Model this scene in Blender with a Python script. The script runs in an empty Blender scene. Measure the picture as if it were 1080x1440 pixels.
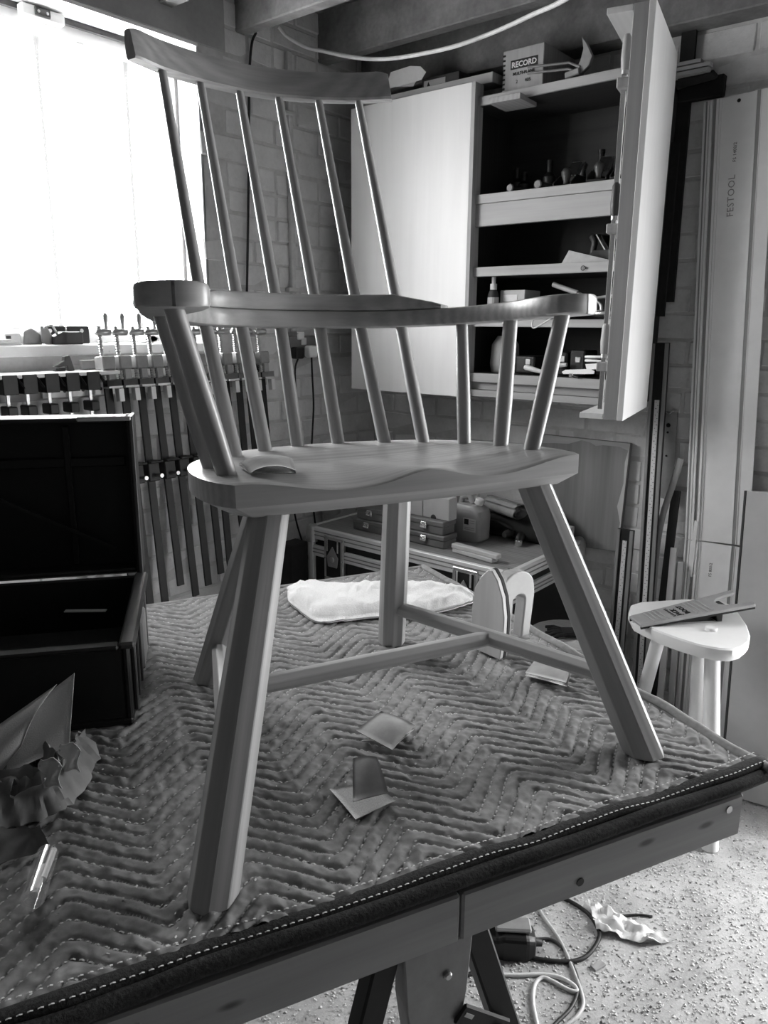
import bpy, bmesh, math, random
import numpy as np
from mathutils import Vector, Matrix
random.seed(7); RNG = np.random.RandomState(7)
scene = bpy.context.scene
COL = scene.collection

# ------------------------------------------------------------------ camera
FPX = 1080.0; PITCH = math.radians(13.7); YAW = math.radians(39.45); ROLL = math.radians(.45); CAMH = 1.49
Fv = np.array([-math.sin(YAW)*math.cos(PITCH), math.cos(YAW)*math.cos(PITCH), -math.sin(PITCH)])
_R0 = np.array([math.cos(YAW), math.sin(YAW), 0.0]); _U0 = np.cross(_R0, Fv)
Rv = _R0*math.cos(ROLL) + _U0*math.sin(ROLL); Uv = _U0*math.cos(ROLL) - _R0*math.sin(ROLL)
CAM = np.array([0, 0, CAMH])
cd = bpy.data.cameras.new('camera'); cam = bpy.data.objects.new('camera', cd); COL.objects.link(cam)
cd.sensor_fit = 'VERTICAL'; cd.sensor_height = 24.0; cd.lens = 24.0*FPX/1440.0; cd.clip_start = .02; cd.clip_end = 200
cam.matrix_world = Matrix(((Rv[0], Uv[0], -Fv[0], CAM[0]), (Rv[1], Uv[1], -Fv[1], CAM[1]), (Rv[2], Uv[2], -Fv[2], CAM[2]), (0, 0, 0, 1)))
scene.camera = cam
def ray(x, y): return Fv + Rv*(x-540)/FPX - Uv*(y-720)/FPX
def onz(x, y, z): d = ray(x, y); return CAM + d*(z-CAMH)/d[2]
def onX(x, y, X): d = ray(x, y); return CAM + d*X/d[0]
def onY(x, y, Y): d = ray(x, y); return CAM + d*Y/d[1]
def onplane(x, y, p, n): d = ray(x, y); return CAM + d*(np.dot(np.asarray(p)-CAM, n)/np.dot(d, n))

# ------------------------------------------------------------------ world, light, exposure
SKY = 36.0
w = bpy.data.worlds.new('world'); scene.world = w; w.use_nodes = True
nt = w.node_tree; nt.nodes.clear()
o = nt.nodes.new('ShaderNodeOutputWorld'); bg = nt.nodes.new('ShaderNodeBackground'); tc = nt.nodes.new('ShaderNodeTexCoord')
sx = nt.nodes.new('ShaderNodeSeparateXYZ'); cr = nt.nodes.new('ShaderNodeValToRGB'); mp = nt.nodes.new('ShaderNodeMapRange')
nt.links.new(tc.outputs['Generated'], sx.inputs[0]); nt.links.new(sx.outputs['Z'], mp.inputs['Value'])
mp.inputs['From Min'].default_value = -1; mp.inputs['From Max'].default_value = 1
nt.links.new(mp.outputs[0], cr.inputs[0]); nt.links.new(cr.outputs[0], bg.inputs[0]); nt.links.new(bg.outputs[0], o.inputs[0])
e = cr.color_ramp.elements
e[0].position = 0; e[0].color = (.5, .5, .5, 1); e[1].position = 1; e[1].color = (.8, .8, .8, 1)
for p_, c_ in ((.48, .6), (.52, 1.0)):
    q = e.new(p_); q.color = (c_, c_, c_, 1)
bg.inputs[1].default_value = SKY
def portal(name, loc, rot, sx_, sy_):
    L = bpy.data.lights.new(name, 'AREA'); L.shape = 'RECTANGLE'; L.size = sx_; L.size_y = sy_; L.energy = 1
    L.cycles.is_portal = True
    ob = bpy.data.objects.new(name, L); COL.objects.link(ob); ob.location = loc; ob.rotation_euler = rot
    return ob
XW, YB = -2.28, 2.70                 # inner faces of the window wall and the cabinet wall
XR, YF = 2.1, -2.0                   # the two walls behind the camera
WY0, WY1, WZ0, WZ1 = .80, 1.785, 1.42, 2.385     # window opening
DX0, DX1, DZ1 = .04, .84, 2.05       # daylight doorway in the back wall, right of the frame
portal('window_portal', (XW-.26, (WY0+WY1)/2, (WZ0+WZ1)/2), (0, -math.pi/2, 0), WZ1-WZ0, WY1-WY0)
portal('doorway_portal', ((DX0+DX1)/2, YB+.03, DZ1/2), (-math.pi/2, 0, 0), DX1-DX0, DZ1)
vs = scene.view_settings
vs.view_transform = 'Standard'; vs.look = 'None'; vs.gamma = 1.0; vs.use_curve_mapping = False; vs.exposure = 0.0

# ------------------------------------------------------------------ helpers
def norm(v): v = np.asarray(v, float); return v/(np.linalg.norm(v)+1e-12)
class MB:
    """collects geometry for one mesh (world or local coordinates)"""
    def __init__(s): s.v = []; s.f = []
    def add(s, vs_, fs_):
        b = len(s.v); s.v += [tuple(map(float, p)) for p in vs_]; s.f += [tuple(i+b for i in f) for f in fs_]; return s
    def box(s, lo, hi):
        x0, y0, z0 = lo; x1, y1, z1 = hi
        return s.add([(x0,y0,z0),(x1,y0,z0),(x1,y1,z0),(x0,y1,z0),(x0,y0,z1),(x1,y0,z1),(x1,y1,z1),(x0,y1,z1)],
                     [(0,3,2,1),(4,5,6,7),(0,1,5,4),(1,2,6,5),(2,3,7,6),(3,0,4,7)])
    def obox(s, c, size, ax):
        c = np.asarray(c, float); ax = [norm(a) for a in ax]; h = [k/2 for k in size]
        P = []
        for z in (-1, 1):
            for (x, y) in ((-1,-1),(1,-1),(1,1),(-1,1)): P.append(c+ax[0]*x*h[0]+ax[1]*y*h[1]+ax[2]*z*h[2])
        return s.add(P, [(0,3,2,1),(4,5,6,7),(0,1,5,4),(1,2,6,5),(2,3,7,6),(3,0,4,7)])
    def bar(s, a, b, wd, th, up=(0,0,1)):
        a = np.asarray(a, float); b = np.asarray(b, float); d = norm(b-a); e1 = norm(np.cross(d, up)); e2 = np.cross(e1, d)
        return s.obox((a+b)/2, (np.linalg.norm(b-a), wd, th), (d, e1, e2))
    def tube(s, pts, r, n=12, up=None, caps=True, sq=1.0, phase=0.0):
        pts = [np.asarray(p, float) for p in pts]; k = len(pts)
        if np.isscalar(r): r = [r]*k
        T = [norm(pts[min(i+1,k-1)]-pts[max(i-1,0)]) for i in range(k)]
        if up is None: up = (0,0,1) if abs(T[0][2]) < .9 else (1,0,0)
        e1 = norm(np.cross(T[0], up)); V = []; Fc = []
        for i in range(k):
            e1 = norm(e1 - T[i]*np.dot(e1, T[i])); e2 = np.cross(T[i], e1)
            for j in range(n):
                a = 2*math.pi*j/n + phase
                V.append(pts[i] + e1*math.cos(a)*r[i] + e2*math.sin(a)*r[i]*sq)
        for i in range(k-1):
            for j in range(n):
                Fc.append((i*n+j, i*n+(j+1)%n, (i+1)*n+(j+1)%n, (i+1)*n+j))
        if caps: Fc.append(tuple(range(n-1,-1,-1))); Fc.append(tuple((k-1)*n+j for j in range(n)))
        return s.add(V, Fc)
    def lathe(s, prof, c, ax=(0,0,1), n=16, caps=True):
        """prof: (radius, height) list along ax from c"""
        ax = norm(ax); u = norm(np.cross(ax, (1,0,0) if abs(ax[0]) < .9 else (0,1,0))); v = np.cross(ax, u); c = np.asarray(c, float)
        V = []; Fc = []
        for (r, h) in prof:
            for j in range(n):
                a = 2*math.pi*j/n; V.append(c+ax*h+u*r*math.cos(a)+v*r*math.sin(a))
        for i in range(len(prof)-1):
            for j in range(n): Fc.append((i*n+j, i*n+(j+1)%n, (i+1)*n+(j+1)%n, (i+1)*n+j))
        if caps: Fc.append(tuple(range(n-1,-1,-1))); Fc.append(tuple((len(prof)-1)*n+j for j in range(n)))
        return s.add(V, Fc)
    def prism(s, poly, d):
        """poly: 3-D points of a planar polygon, extruded by vector d"""
        poly = [np.asarray(p, float) for p in poly]; d = np.asarray(d, float); n = len(poly)
        V = poly + [p+d for p in poly]
        Fc = [tuple(range(n-1,-1,-1)), tuple(range(n, 2*n))] + [(i, (i+1)%n, n+(i+1)%n, n+i) for i in range(n)]
        return s.add(V, Fc)
    def loft(s, rings, caps=True):
        n = len(rings[0]); V = [p for r in rings for p in r]; Fc = []
        for i in range(len(rings)-1):
            for j in range(n): Fc.append((i*n+j, i*n+(j+1)%n, (i+1)*n+(j+1)%n, (i+1)*n+j))
        if caps: Fc.append(tuple(range(n-1,-1,-1))); Fc.append(tuple((len(rings)-1)*n+j for j in range(n)))
        return s.add(V, Fc)
    def sheet(s, grid, th=0.0, d=(0,0,1)):
        """grid[i][j] of points; th>0 gives thickness along -d"""
        nu = len(grid); nv = len(grid[0]); V = [grid[i][j] for i in range(nu) for j in range(nv)]
        Fc = [(i*nv+j, (i+1)*nv+j, (i+1)*nv+j+1, i*nv+j+1) for i in range(nu-1) for j in range(nv-1)]
        if th > 0:
            N = nu*nv; dd = norm(d)*th
            V = V + [np.asarray(p)-dd for p in V]
            Fc = Fc + [tuple(N+i for i in reversed(f)) for f in Fc]
            bd = [(0*nv+j, 0*nv+j+1) for j in range(nv-1)] + [(i*nv+nv-1, (i+1)*nv+nv-1) for i in range(nu-1)] + \
                 [((nu-1)*nv+j+1, (nu-1)*nv+j) for j in range(nv-1)] + [((i+1)*nv, i*nv) for i in range(nu-1)]
            Fc += [(b, a, a+N, b+N) for a, b in bd]
        return s.add(V, Fc)

def root_loc(p):
    L = np.zeros(3)
    while p is not None:
        L = L + np.array(p.location); p = p.parent
    return L
_seed = [0]
def obj(name, mb, mat, parent=None, smooth=False, bevel=0.0, seg=1, grain=None, local=False, fix=True):
    me = bpy.data.meshes.new(name)
    L = np.zeros(3) if (parent is None or local) else root_loc(parent)
    V = np.array(mb.v) - L
    me.from_pydata([tuple(p) for p in V], [], mb.f)
    if bevel > 0 or fix:
        bm = bmesh.new(); bm.from_mesh(me)
        if fix: bmesh.ops.recalc_face_normals(bm, faces=bm.faces)
        if bevel > 0:
            bm.normal_update()
            ed = [e_ for e_ in bm.edges if e_.is_manifold and e_.calc_face_angle(0) > .5]
            bmesh.ops.bevel(bm, geom=ed, offset=bevel, segments=seg, profile=.5, affect='EDGES', clamp_overlap=True)
        bm.to_mesh(me); bm.free()
    co = np.empty(len(me.vertices)*3, 'f'); me.vertices.foreach_get('co', co); co = co.reshape(-1, 3)
    if grain is None:
        ext = co.max(0)-co.min(0) if len(co) else np.ones(3); g = np.zeros(3); g[int(np.argmax(ext))] = 1
    else: g = norm(grain)
    e1 = norm(np.cross(g, (0,0,1) if abs(g[2]) < .9 else (1,0,0))); e2 = np.cross(g, e1)
    _seed[0] += 1; rs = np.random.RandomState(_seed[0])
    gc = np.stack([co@g, co@e1, co@e2], 1).astype('f') + rs.uniform(-3, 3, 3).astype('f')
    at = me.attributes.new('gc', 'FLOAT_VECTOR', 'POINT'); at.data.foreach_set('vector', gc.ravel())
    if smooth:
        me.polygons.foreach_set('use_smooth', [True]*len(me.polygons))
        if smooth == 'auto':
            bm = bmesh.new(); bm.from_mesh(me)
            for e_ in bm.edges: e_.smooth = not (e_.is_manifold and e_.calc_face_angle(0) > .6)
            bm.to_mesh(me); bm.free()
    if mat is not None: me.materials.append(mat)
    ob = bpy.data.objects.new(name, me); COL.objects.link(ob)
    if parent is not None: ob.parent = parent
    return ob
def thing(name, label, cat, loc=(0,0,0), group=None):
    ob = bpy.data.objects.new(name, None); COL.objects.link(ob); ob.location = tuple(map(float, loc)); ob.empty_display_size = .05
    return tag(ob, label, cat, group)
def tag(ob, label, cat, group=None, kind=None):
    ob['label'] = label
    if cat: ob['category'] = cat
    if group: ob['group'] = group
    if kind: ob['kind'] = kind
    return ob
def one(name, mb, mat, label, cat, group=None, kind=None, **k):
    """a thing that is a single mesh; its origin sits at the mesh's base centre"""
    V = np.array(mb.v); c = np.array([(V[:,0].min()+V[:,0].max())/2, (V[:,1].min()+V[:,1].max())/2, V[:,2].min()])
    m2 = MB(); m2.v = [tuple(p-c) for p in V]; m2.f = mb.f
    ob = obj(name, m2, mat, **k); ob.location = tuple(c)
    return tag(ob, label, cat, group, kind)
def struct(name, mb, mat, parent=None, **k):
    ob = obj(name, mb, mat, parent, **k)
    if parent is None: ob['kind'] = 'structure'
    return ob
def copy_thing(root, loc=None, rot=None, label=None):
    r = root.copy(); COL.objects.link(r)
    if loc is not None: r.location = tuple(map(float, loc))
    if rot is not None: r.rotation_euler = rot
    if label: r['label'] = label
    for ch in list(root.children):
        c = ch.copy(); COL.objects.link(c); c.parent = r
        for g in list(ch.children):
            d = g.copy(); COL.objects.link(d); d.parent = c
    return r
def catmull(P, n=8):
    P = [np.asarray(p, float) for p in P]; Q = [2*P[0]-P[1]]+P+[2*P[-1]-P[-2]]; out = []
    for i in range(1, len(Q)-2):
        for k in range(n):
            t = k/n; a, b, c, d = Q[i-1:i+3]
            out.append(.5*((2*b)+(-a+c)*t+(2*a-5*b+4*c-d)*t*t+(-a+3*b-3*c+d)*t**3))
    out.append(P[-1]); return out
def vnoise(x, y, s=0):
    """cheap smooth value noise, arrays in -1..1"""
    x = np.asarray(x, float); y = np.asarray(y, float); xi = np.floor(x); yi = np.floor(y); fx = x-xi; fy = y-yi
    fx = fx*fx*(3-2*fx); fy = fy*fy*(3-2*fy)
    def h(a, b): 
        v = np.sin(a*127.1+b*311.7+s*74.7)*43758.5453; return (v-np.floor(v))*2-1
    return (h(xi,yi)*(1-fx)+h(xi+1,yi)*fx)*(1-fy)+(h(xi,yi+1)*(1-fx)+h(xi+1,yi+1)*fx)*fy
def text_mesh(txt, size, P, ex, ey, th, mat, parent, name='lettering', align='LEFT', bold=0.0, spacing=1.0):
    """raised lettering: P origin, ex reading direction, ey up direction (world)"""
    cu = bpy.data.curves.new('t', 'FONT'); cu.body = txt; cu.size = size; cu.extrude = th/2; cu.offset = bold; cu.align_x = align; cu.space_character = spacing
    cu.resolution_u = 2
    to = bpy.data.objects.new('t', cu); COL.objects.link(to)
    bpy.context.view_layer.update()
    dg = bpy.context.evaluated_depsgraph_get()
    me = bpy.data.meshes.new_from_object(to.evaluated_get(dg))
    bpy.data.objects.remove(to); 
    ex = norm(ex); ey = norm(ey); ez = np.cross(ex, ey)
    co = np.empty(len(me.vertices)*3, 'f'); me.vertices.foreach_get('co', co); co = co.reshape(-1, 3)
    W = np.asarray(P) + co[:,0:1]*ex + co[:,1:2]*ey + co[:,2:3]*ez - (root_loc(parent) if parent else 0)
    me.vertices.foreach_set('co', W.astype('f').ravel())
    me.name = name; me.materials.clear(); me.materials.append(mat)
    ob = bpy.data.objects.new(name, me); COL.objects.link(ob)
    if parent: ob.parent = parent
    return ob

# ------------------------------------------------------------------ materials (all grey: the photograph is black and white)
def _mat(name):
    m = bpy.data.materials.new(name); m.use_nodes = True; t = m.node_tree; t.nodes.clear()
    out = t.nodes.new('ShaderNodeOutputMaterial'); b = t.nodes.new('ShaderNodeBsdfPrincipled'); t.links.new(b.outputs[0], out.inputs[0])
    return m, t, b
def _coord(t, sc, src='gc'):
    m = t.nodes.new('ShaderNodeMapping'); m.inputs['Scale'].default_value = sc
    if src == 'gc':
        a = t.nodes.new('ShaderNodeAttribute'); a.attribute_name = 'gc'; t.links.new(a.outputs['Vector'], m.inputs[0])
    else:
        a = t.nodes.new('ShaderNodeTexCoord'); t.links.new(a.outputs['Object'], m.inputs[0])
    return m
def _noise(t, vec, scale, detail=4, rough=.55):
    n = t.nodes.new('ShaderNodeTexNoise'); n.inputs['Scale'].default_value = scale; n.inputs['Detail'].default_value = detail; n.inputs['Roughness'].default_value = rough
    t.links.new(vec.outputs[0], n.inputs['Vector']); return n
def _ramp(t, src, stops):
    r = t.nodes.new('ShaderNodeValToRGB'); t.links.new(src, r.inputs[0]); el = r.color_ramp.elements
    el[0].position = stops[0][0]; el[0].color = (stops[0][1],)*3+(1,); el[1].position = stops[-1][0]; el[1].color = (stops[-1][1],)*3+(1,)
    for p_, c_ in stops[1:-1]: q = el.new(p_); q.color = (c_,)*3+(1,)
    return r
def _bump(t, b, src, strength, dist):
    bp = t.nodes.new('ShaderNodeBump'); bp.inputs['Strength'].default_value = strength; bp.inputs['Distance'].default_value = dist
    t.links.new(src, bp.inputs['Height']); t.links.new(bp.outputs[0], b.inputs['Normal'])
def wood(name, lo, hi, rough=.5, fine=90., knots=False, spec=.4):
    m, t, b = _mat(name); c = _coord(t, (1.3, fine, fine)); n = _noise(t, c, 1.0, 5, .6)
    c2 = _coord(t, (1.0, 9., 9.)); n2 = _noise(t, c2, 2.2, 3, .5)
    wv = t.nodes.new('ShaderNodeTexWave'); wv.wave_type = 'BANDS'; wv.bands_direction = 'Y'; wv.inputs['Scale'].default_value = 6.0; wv.inputs['Distortion'].default_value = 5.0; wv.inputs['Detail'].default_value = 2
    c3 = _coord(t, (.35, 3., 3.)); t.links.new(c3.outputs[0], wv.inputs['Vector'])
    mx = t.nodes.new('ShaderNodeMath'); mx.operation = 'MULTIPLY_ADD'; t.links.new(wv.outputs['Fac'], mx.inputs[0]); mx.inputs[1].default_value = .16
    md = t.nodes.new('ShaderNodeMath'); md.operation = 'MULTIPLY'; t.links.new(n.outputs['Fac'], md.inputs[0]); md.inputs[1].default_value = .45
    t.links.new(md.outputs[0], mx.inputs[2])
    m3 = t.nodes.new('ShaderNodeMath'); m3.operation = 'MULTIPLY_ADD'; t.links.new(n2.outputs['Fac'], m3.inputs[0]); m3.inputs[1].default_value = .4; t.links.new(mx.outputs[0], m3.inputs[2])
    r = _ramp(t, m3.outputs[0], [(.25, lo), (.7, hi)]); src = r.outputs[0]
    if knots:
        ck = _coord(t, (4., 11., 11.)); v = t.nodes.new('ShaderNodeTexVoronoi'); v.inputs['Scale'].default_value = 1.0; t.links.new(ck.outputs[0], v.inputs['Vector'])
        rk = _ramp(t, v.outputs['Distance'], [(.03, .3), (.075, 1.0)])
        mm = t.nodes.new('ShaderNodeMix'); mm.data_type = 'RGBA'; mm.blend_type = 'MULTIPLY'; mm.inputs[0].default_value = 1
        t.links.new(src, mm.inputs[6]); t.links.new(rk.outputs[0], mm.inputs[7]); src = mm.outputs[2]
    t.links.new(src, b.inputs['Base Color']); b.inputs['Roughness'].default_value = rough; b.inputs['Specular IOR Level'].default_value = spec
    _bump(t, b, n.outputs['Fac'], .12, .002); return m
def plain(name, val, rough=.6, metal=0., var=.15, scale=25., bump=0., bdist=.002, spec=.4):
    m, t, b = _mat(name); c = _coord(t, (1, 1, 1)); n = _noise(t, c, scale, 5, .6)
    r = _ramp(t, n.outputs['Fac'], [(.25, max(0, val*(1-var))), (.75, min(1, val*(1+var)))])
    t.links.new(r.outputs[0], b.inputs['Base Color']); b.inputs['Roughness'].default_value = rough; b.inputs['Metallic'].default_value = metal; b.inputs['Specular IOR Level'].default_value = spec
    if bump > 0: _bump(t, b, n.outputs['Fac'], bump, bdist)
    return m
def patchy(name, stops, scale, rough=.85, bump=.3, bdist=.004, fine=60., spec=.25):
    """two-scale blotchy surface: worn paint, concrete, plaster"""
    m, t, b = _mat(name); c = _coord(t, (1, 1, 1)); n = _noise(t, c, scale, 7, .62); n2 = _noise(t, c, fine, 4, .6)
    ad = t.nodes.new('ShaderNodeMath'); ad.operation = 'MULTIPLY_ADD'; t.links.new(n2.outputs['Fac'], ad.inputs[0]); ad.inputs[1].default_value = .3
    ml = t.nodes.new('ShaderNodeMath'); ml.operation = 'MULTIPLY'; t.links.new(n.outputs['Fac'], ml.inputs[0]); ml.inputs[1].default_value = .7; t.links.new(ml.outputs[0], ad.inputs[2])
    r = _ramp(t, ad.outputs[0], stops); t.links.new(r.outputs[0], b.inputs['Base Color'])
    b.inputs['Roughness'].default_value = rough; b.inputs['Specular IOR Level'].default_value = spec
    _bump(t, b, ad.outputs[0], bump, bdist); return m
M = {}
M['chair'] = wood('pale_ash_wood', .27, .50, .36, 110., False, .55)
M['pine'] = wood('pine_board', .24, .40, .55, 60., True)
M['pine_pale'] = wood('pale_pine', .42, .60, .5, 70.)
M['ply'] = wood('birch_ply_face', .62, .69, .45, 40.)
M['ply_edge'] = wood('ply_edge', .26, .36, .6, 120.)
M['beam'] = patchy('old_beam', [(.25, .09), (.5, .17), (.75, .27)], 9., .85, .4, .004)
M['ceil'] = patchy('ceiling_boards', [(.3, .10), (.7, .2)], 6.)
M['brick'] = patchy('painted_brick', [(.22, .46), (.45, .62), (.8, .76)], 16., .8, .6, .006, 90.)
M['mortar'] = patchy('painted_mortar', [(.25, .42), (.75, .66)], 18., .9, .5, .004, 80.)
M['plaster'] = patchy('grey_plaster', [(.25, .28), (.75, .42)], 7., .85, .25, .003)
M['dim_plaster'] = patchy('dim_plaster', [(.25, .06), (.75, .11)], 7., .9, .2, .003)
M['white_paint'] = patchy('flaking_white_paint', [(.28, .30), (.36, .80), (.8, .88)], 14., .6, .35, .003)
M['frame_paint'] = plain('window_frame_paint', .72, .45, 0, .06)
M['floor'] = patchy('dusty_concrete', [(.3, .14), (.42, .34), (.6, .50), (.8, .62)], 7., .95, .6, .004, 170.)
M['blanket'] = plain('quilted_cotton', .24, .95, 0, .28, 60., .25, .001, .1)
M['binding'] = plain('dark_binding', .042, .95, 0, .45, 220., .8, .002, .1)
M['stitch'] = plain('pale_thread', .58, .8, 0, .1)
M['towel'] = plain('white_terry', .72, 1.0, 0, .1, 300., .8, .002, .05)
M['black'] = plain('black_plastic', .009, .45, 0, .2, 30., 0, .001, .35)
M['black_matt'] = plain('black_matt', .014, .8, 0, .3, 40.)
M['dark'] = plain('dark_grey_plastic', .04, .5, 0, .2)
M['steel'] = plain('dull_steel', .45, .38, .9, .15, 40.)
M['dark_steel'] = plain('black_iron', .016, .5, .2, .3, 40.)
M['chrome'] = plain('chrome', .8, .18, 1., .03)
M['alu'] = plain('aluminium_profile', .74, .45, .15, .05, 15.)
M['alu_dark'] = plain('aluminium_groove', .26, .5, .2, .05)
M['grey_iron'] = plain('grey_painted_iron', .28, .5, .2, .15, 30., .15)
M['white'] = plain('white_plastic', .75, .4, 0, .04)
M['offwhite'] = plain('offwhite_wood', .74, .55, 0, .05, 12.)
M['paper'] = plain('paper', .62, .9, 0, .05, 80.)
M['towel_paper'] = plain('embossed_paper_towel', .62, .95, 0, .05, 420., .5, .001, .1)
M['kraft'] = plain('brown_kraft_paper', .20, .85, 0, .18, 20., .2)
M['sandpaper'] = plain('sandpaper_back', .36, .9, 0, .12, 60., .15)
M['sandgrit'] = plain('sandpaper_grit', .48, .95, 0, .2, 400., .4)
M['card'] = plain('cardboard', .42, .85, 0, .08, 8.)
M['ink'] = plain('black_ink', .015, .7)
M['midgrey'] = plain('mid_grey_paint', .16, .5, 0, .15)
M['canplastic'] = plain('milky_plastic', .34, .5, 0, .12, 12.)
M['leather'] = plain('soft_leather', .27, .8, 0, .15, 25., .2)
M['rubber'] = plain('cable_black', .015, .6)
M['cablegrey'] = plain('cable_grey', .42, .55)
M['cablewhite'] = plain('cable_white', .62, .5)
M['scale'] = plain('ruler_tape', .62, .5, 0, .05)
M['sawdust'] = plain('wood_shaving', .52, .9, 0, .25, 200.)
def glassy(name, haze, gloss=.05):
    m = bpy.data.materials.new(name); m.use_nodes = True; t = m.node_tree; t.nodes.clear()
    out = t.nodes.new('ShaderNodeOutputMaterial'); tr = t.nodes.new('ShaderNodeBsdfTransparent'); tl = t.nodes.new('ShaderNodeBsdfTranslucent'); gl = t.nodes.new('ShaderNodeBsdfGlossy')
    tl.inputs[0].default_value = (.9, .9, .9, 1); gl.inputs['Roughness'].default_value = .08
    a = t.nodes.new('ShaderNodeMixShader'); a.inputs[0].default_value = haze; t.links.new(tr.outputs[0], a.inputs[1]); t.links.new(tl.outputs[0], a.inputs[2])
    b = t.nodes.new('ShaderNodeMixShader'); b.inputs[0].default_value = gloss; t.links.new(a.outputs[0], b.inputs[1]); t.links.new(gl.outputs[0], b.inputs[2]); t.links.new(b.outputs[0], out.inputs[0])
    return m
M['vial'] = glassy('vial_plastic', .12, .18)
M['glass'] = glassy('clear_pane', .0)
M['haze_glass'] = glassy('flare_haze_pane', .022)  # translucent share imitates glare haze, not dirt
# ------------------------------------------------------------------ the room
struct('floor', MB().box((XW-.3, YF-.3, -.12), (XR+.3, YB+.3, 0)), M['floor'])
# window wall: slab pieces round the opening, mortar face 8 mm behind the bricks
mw = MB(); x0, x1 = XW-.25, XW-.004
mw.box((x0, YF, 0), (x1, YB, WZ0)); mw.box((x0, YF, WZ1), (x1, YB, 2.64)); mw.box((x0, YF, WZ0), (x1, WY0, WZ1)); mw.box((x0, WY1, WZ0), (x1, YB, WZ1))
wall_left = struct('wall_left', mw, M['mortar'])
struct('lintel', MB().box((XW-.24, WY0-.3, WZ1), (XW, WY1+.12, 2.62)), M['plaster'], wall_left, bevel=.006)
rv = MB(); rv.box((XW-.15, WY1-.006, WZ0), (XW-.004, WY1+.004, WZ1)); struct('window_reveal', rv, M['white_paint'], wall_left)
struct('window_reveal', MB().box((XW-.15, WY0-.004, WZ0), (XW-.004, WY0+.006, WZ1)), M['white_paint'], wall_left)
struct('soffit', MB().box((XW-.15, WY0, WZ1-.006), (XW-.002, WY1, WZ1+.004)), M['white_paint'], wall_left)
struct('sill', MB().box((XW-.15, WY0, WZ0-.03), (XW+.004, WY1, WZ0+.004)), M['white_paint'], wall_left, bevel=.004)
mb_ = MB(); mb_.box((XW-.25, YB+.004, 0), (DX0, YB+.25, 2.64)); mb_.box((DX1, YB+.004, 0), (XR+.25, YB+.25, 2.64)); mb_.box((DX0, YB+.004, DZ1), (DX1, YB+.25, 2.64))
wall_back = struct('wall_back', mb_, M['mortar'])
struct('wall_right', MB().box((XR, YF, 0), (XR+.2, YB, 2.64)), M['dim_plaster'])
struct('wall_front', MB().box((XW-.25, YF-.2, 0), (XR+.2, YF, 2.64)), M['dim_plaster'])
tr = MB(); tr.box((DX0-.07, YB-.02, 0), (DX0, YB+.05, DZ1+.07)); tr.box((DX1, YB-.02, 0), (DX1+.07, YB+.05, DZ1+.07)); tr.box((DX0-.07, YB-.02, DZ1), (DX1+.07, YB+.05, DZ1+.07))
struct('trim_1', tr, M['frame_paint'])
struct('ceiling', MB().box((XW-.25, YF-.2, 2.63), (XR+.2, YB+.25, 2.72)), M['ceil'])
# bricks: a few irregular shapes shared by all
BL, BH, JT = .222, .076, .009
def brick_mesh(k, ln):
    rs = np.random.RandomState(50+k); m = MB(); m.box((-ln/2, -.03, -BH/2), (ln/2, .0, BH/2))
    m.v = [(v[0]+rs.uniform(-.003,.003), v[1] + (rs.uniform(-.006,.003) if v[1] > -.01 else 0), v[2]+rs.uniform(-.003,.003)) for v in m.v]
    ob = obj('brick', m, M['brick'], bevel=.004, seg=1, smooth=False); me = ob.data
    bpy.data.objects.remove(ob); return me
FULL = [brick_mesh(i, BL) for i in range(9)]; HALF = [brick_mesh(20+i, BL/2-JT/2) for i in range(4)]
def lay(parent, length, origin, ex, rotz, skip, rows=31):
    """courses of bricks along ex from origin; local +y of a brick faces the room"""
    for r in range(rows):
        z = JT + BH/2 + r*(BH+JT); xx = 0.0 if r % 2 == 0 else -(BL+JT)/2; k = 0
        header = (r % 6 == 4)
        while xx < length-.02:
            ln = (BL/2-JT/2) if header else BL
            a = xx; b = min(xx+ln, length)
            if a < 0: a = 0
            c = (a+b)/2; P = np.array(origin)+np.array(ex)*c + np.array([0,0,z])
            if b-a > .05 and not skip(c, z):
                full = (b-a) > BL*.75
                me = random.choice(FULL if full else HALF)
                ob = bpy.data.objects.new('brick', me); COL.objects.link(ob); ob.parent = parent
                ob.location = (P[0], P[1], P[2]+random.uniform(-.0015,.0015)); ob.rotation_euler = (0, random.uniform(-.012,.012), rotz+random.uniform(-.006,.006))
                ob.scale = ((b-a)/(BL if full else (BL/2-JT/2)), 1, 1)
            xx += ln+JT
def skipW(c, z):
    y = .62+c
    if WY0-.02 < y < WY1+.05 and z > WZ0-.045 and z < WZ1+.03: return True
    return y < WY1+.12 and z > WZ1
lay(wall_left, 2.70-.62, (XW, .62, 0), (0, 1, 0), -math.pi/2, skipW)
def skipB(c, z): 
    x = XW+c
    return (-2.05 < x < -1.12 and 1.32 < z < 2.22) or z > 2.36
lay(wall_back, 2.2, (XW, YB, 0), (1, 0, 0), math.pi, skipB)
# joists and wall plate
for i, y in enumerate((-1.5, -1.1, -.7, -.3, .1, .5, .9, 1.26, 1.64, 1.95, 2.355)):
    struct('trim_%d' % (i+2), MB().box((XW-.1, y, 2.465), (XR+.05, y+.052, 2.635)), M['beam'], bevel=.004, grain=(1,0,0))
struct('trim_20', MB().box((XW, 2.60, 2.39), (XR, YB+.01, 2.63)), M['beam'], bevel=.004, grain=(1,0,0))
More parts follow.
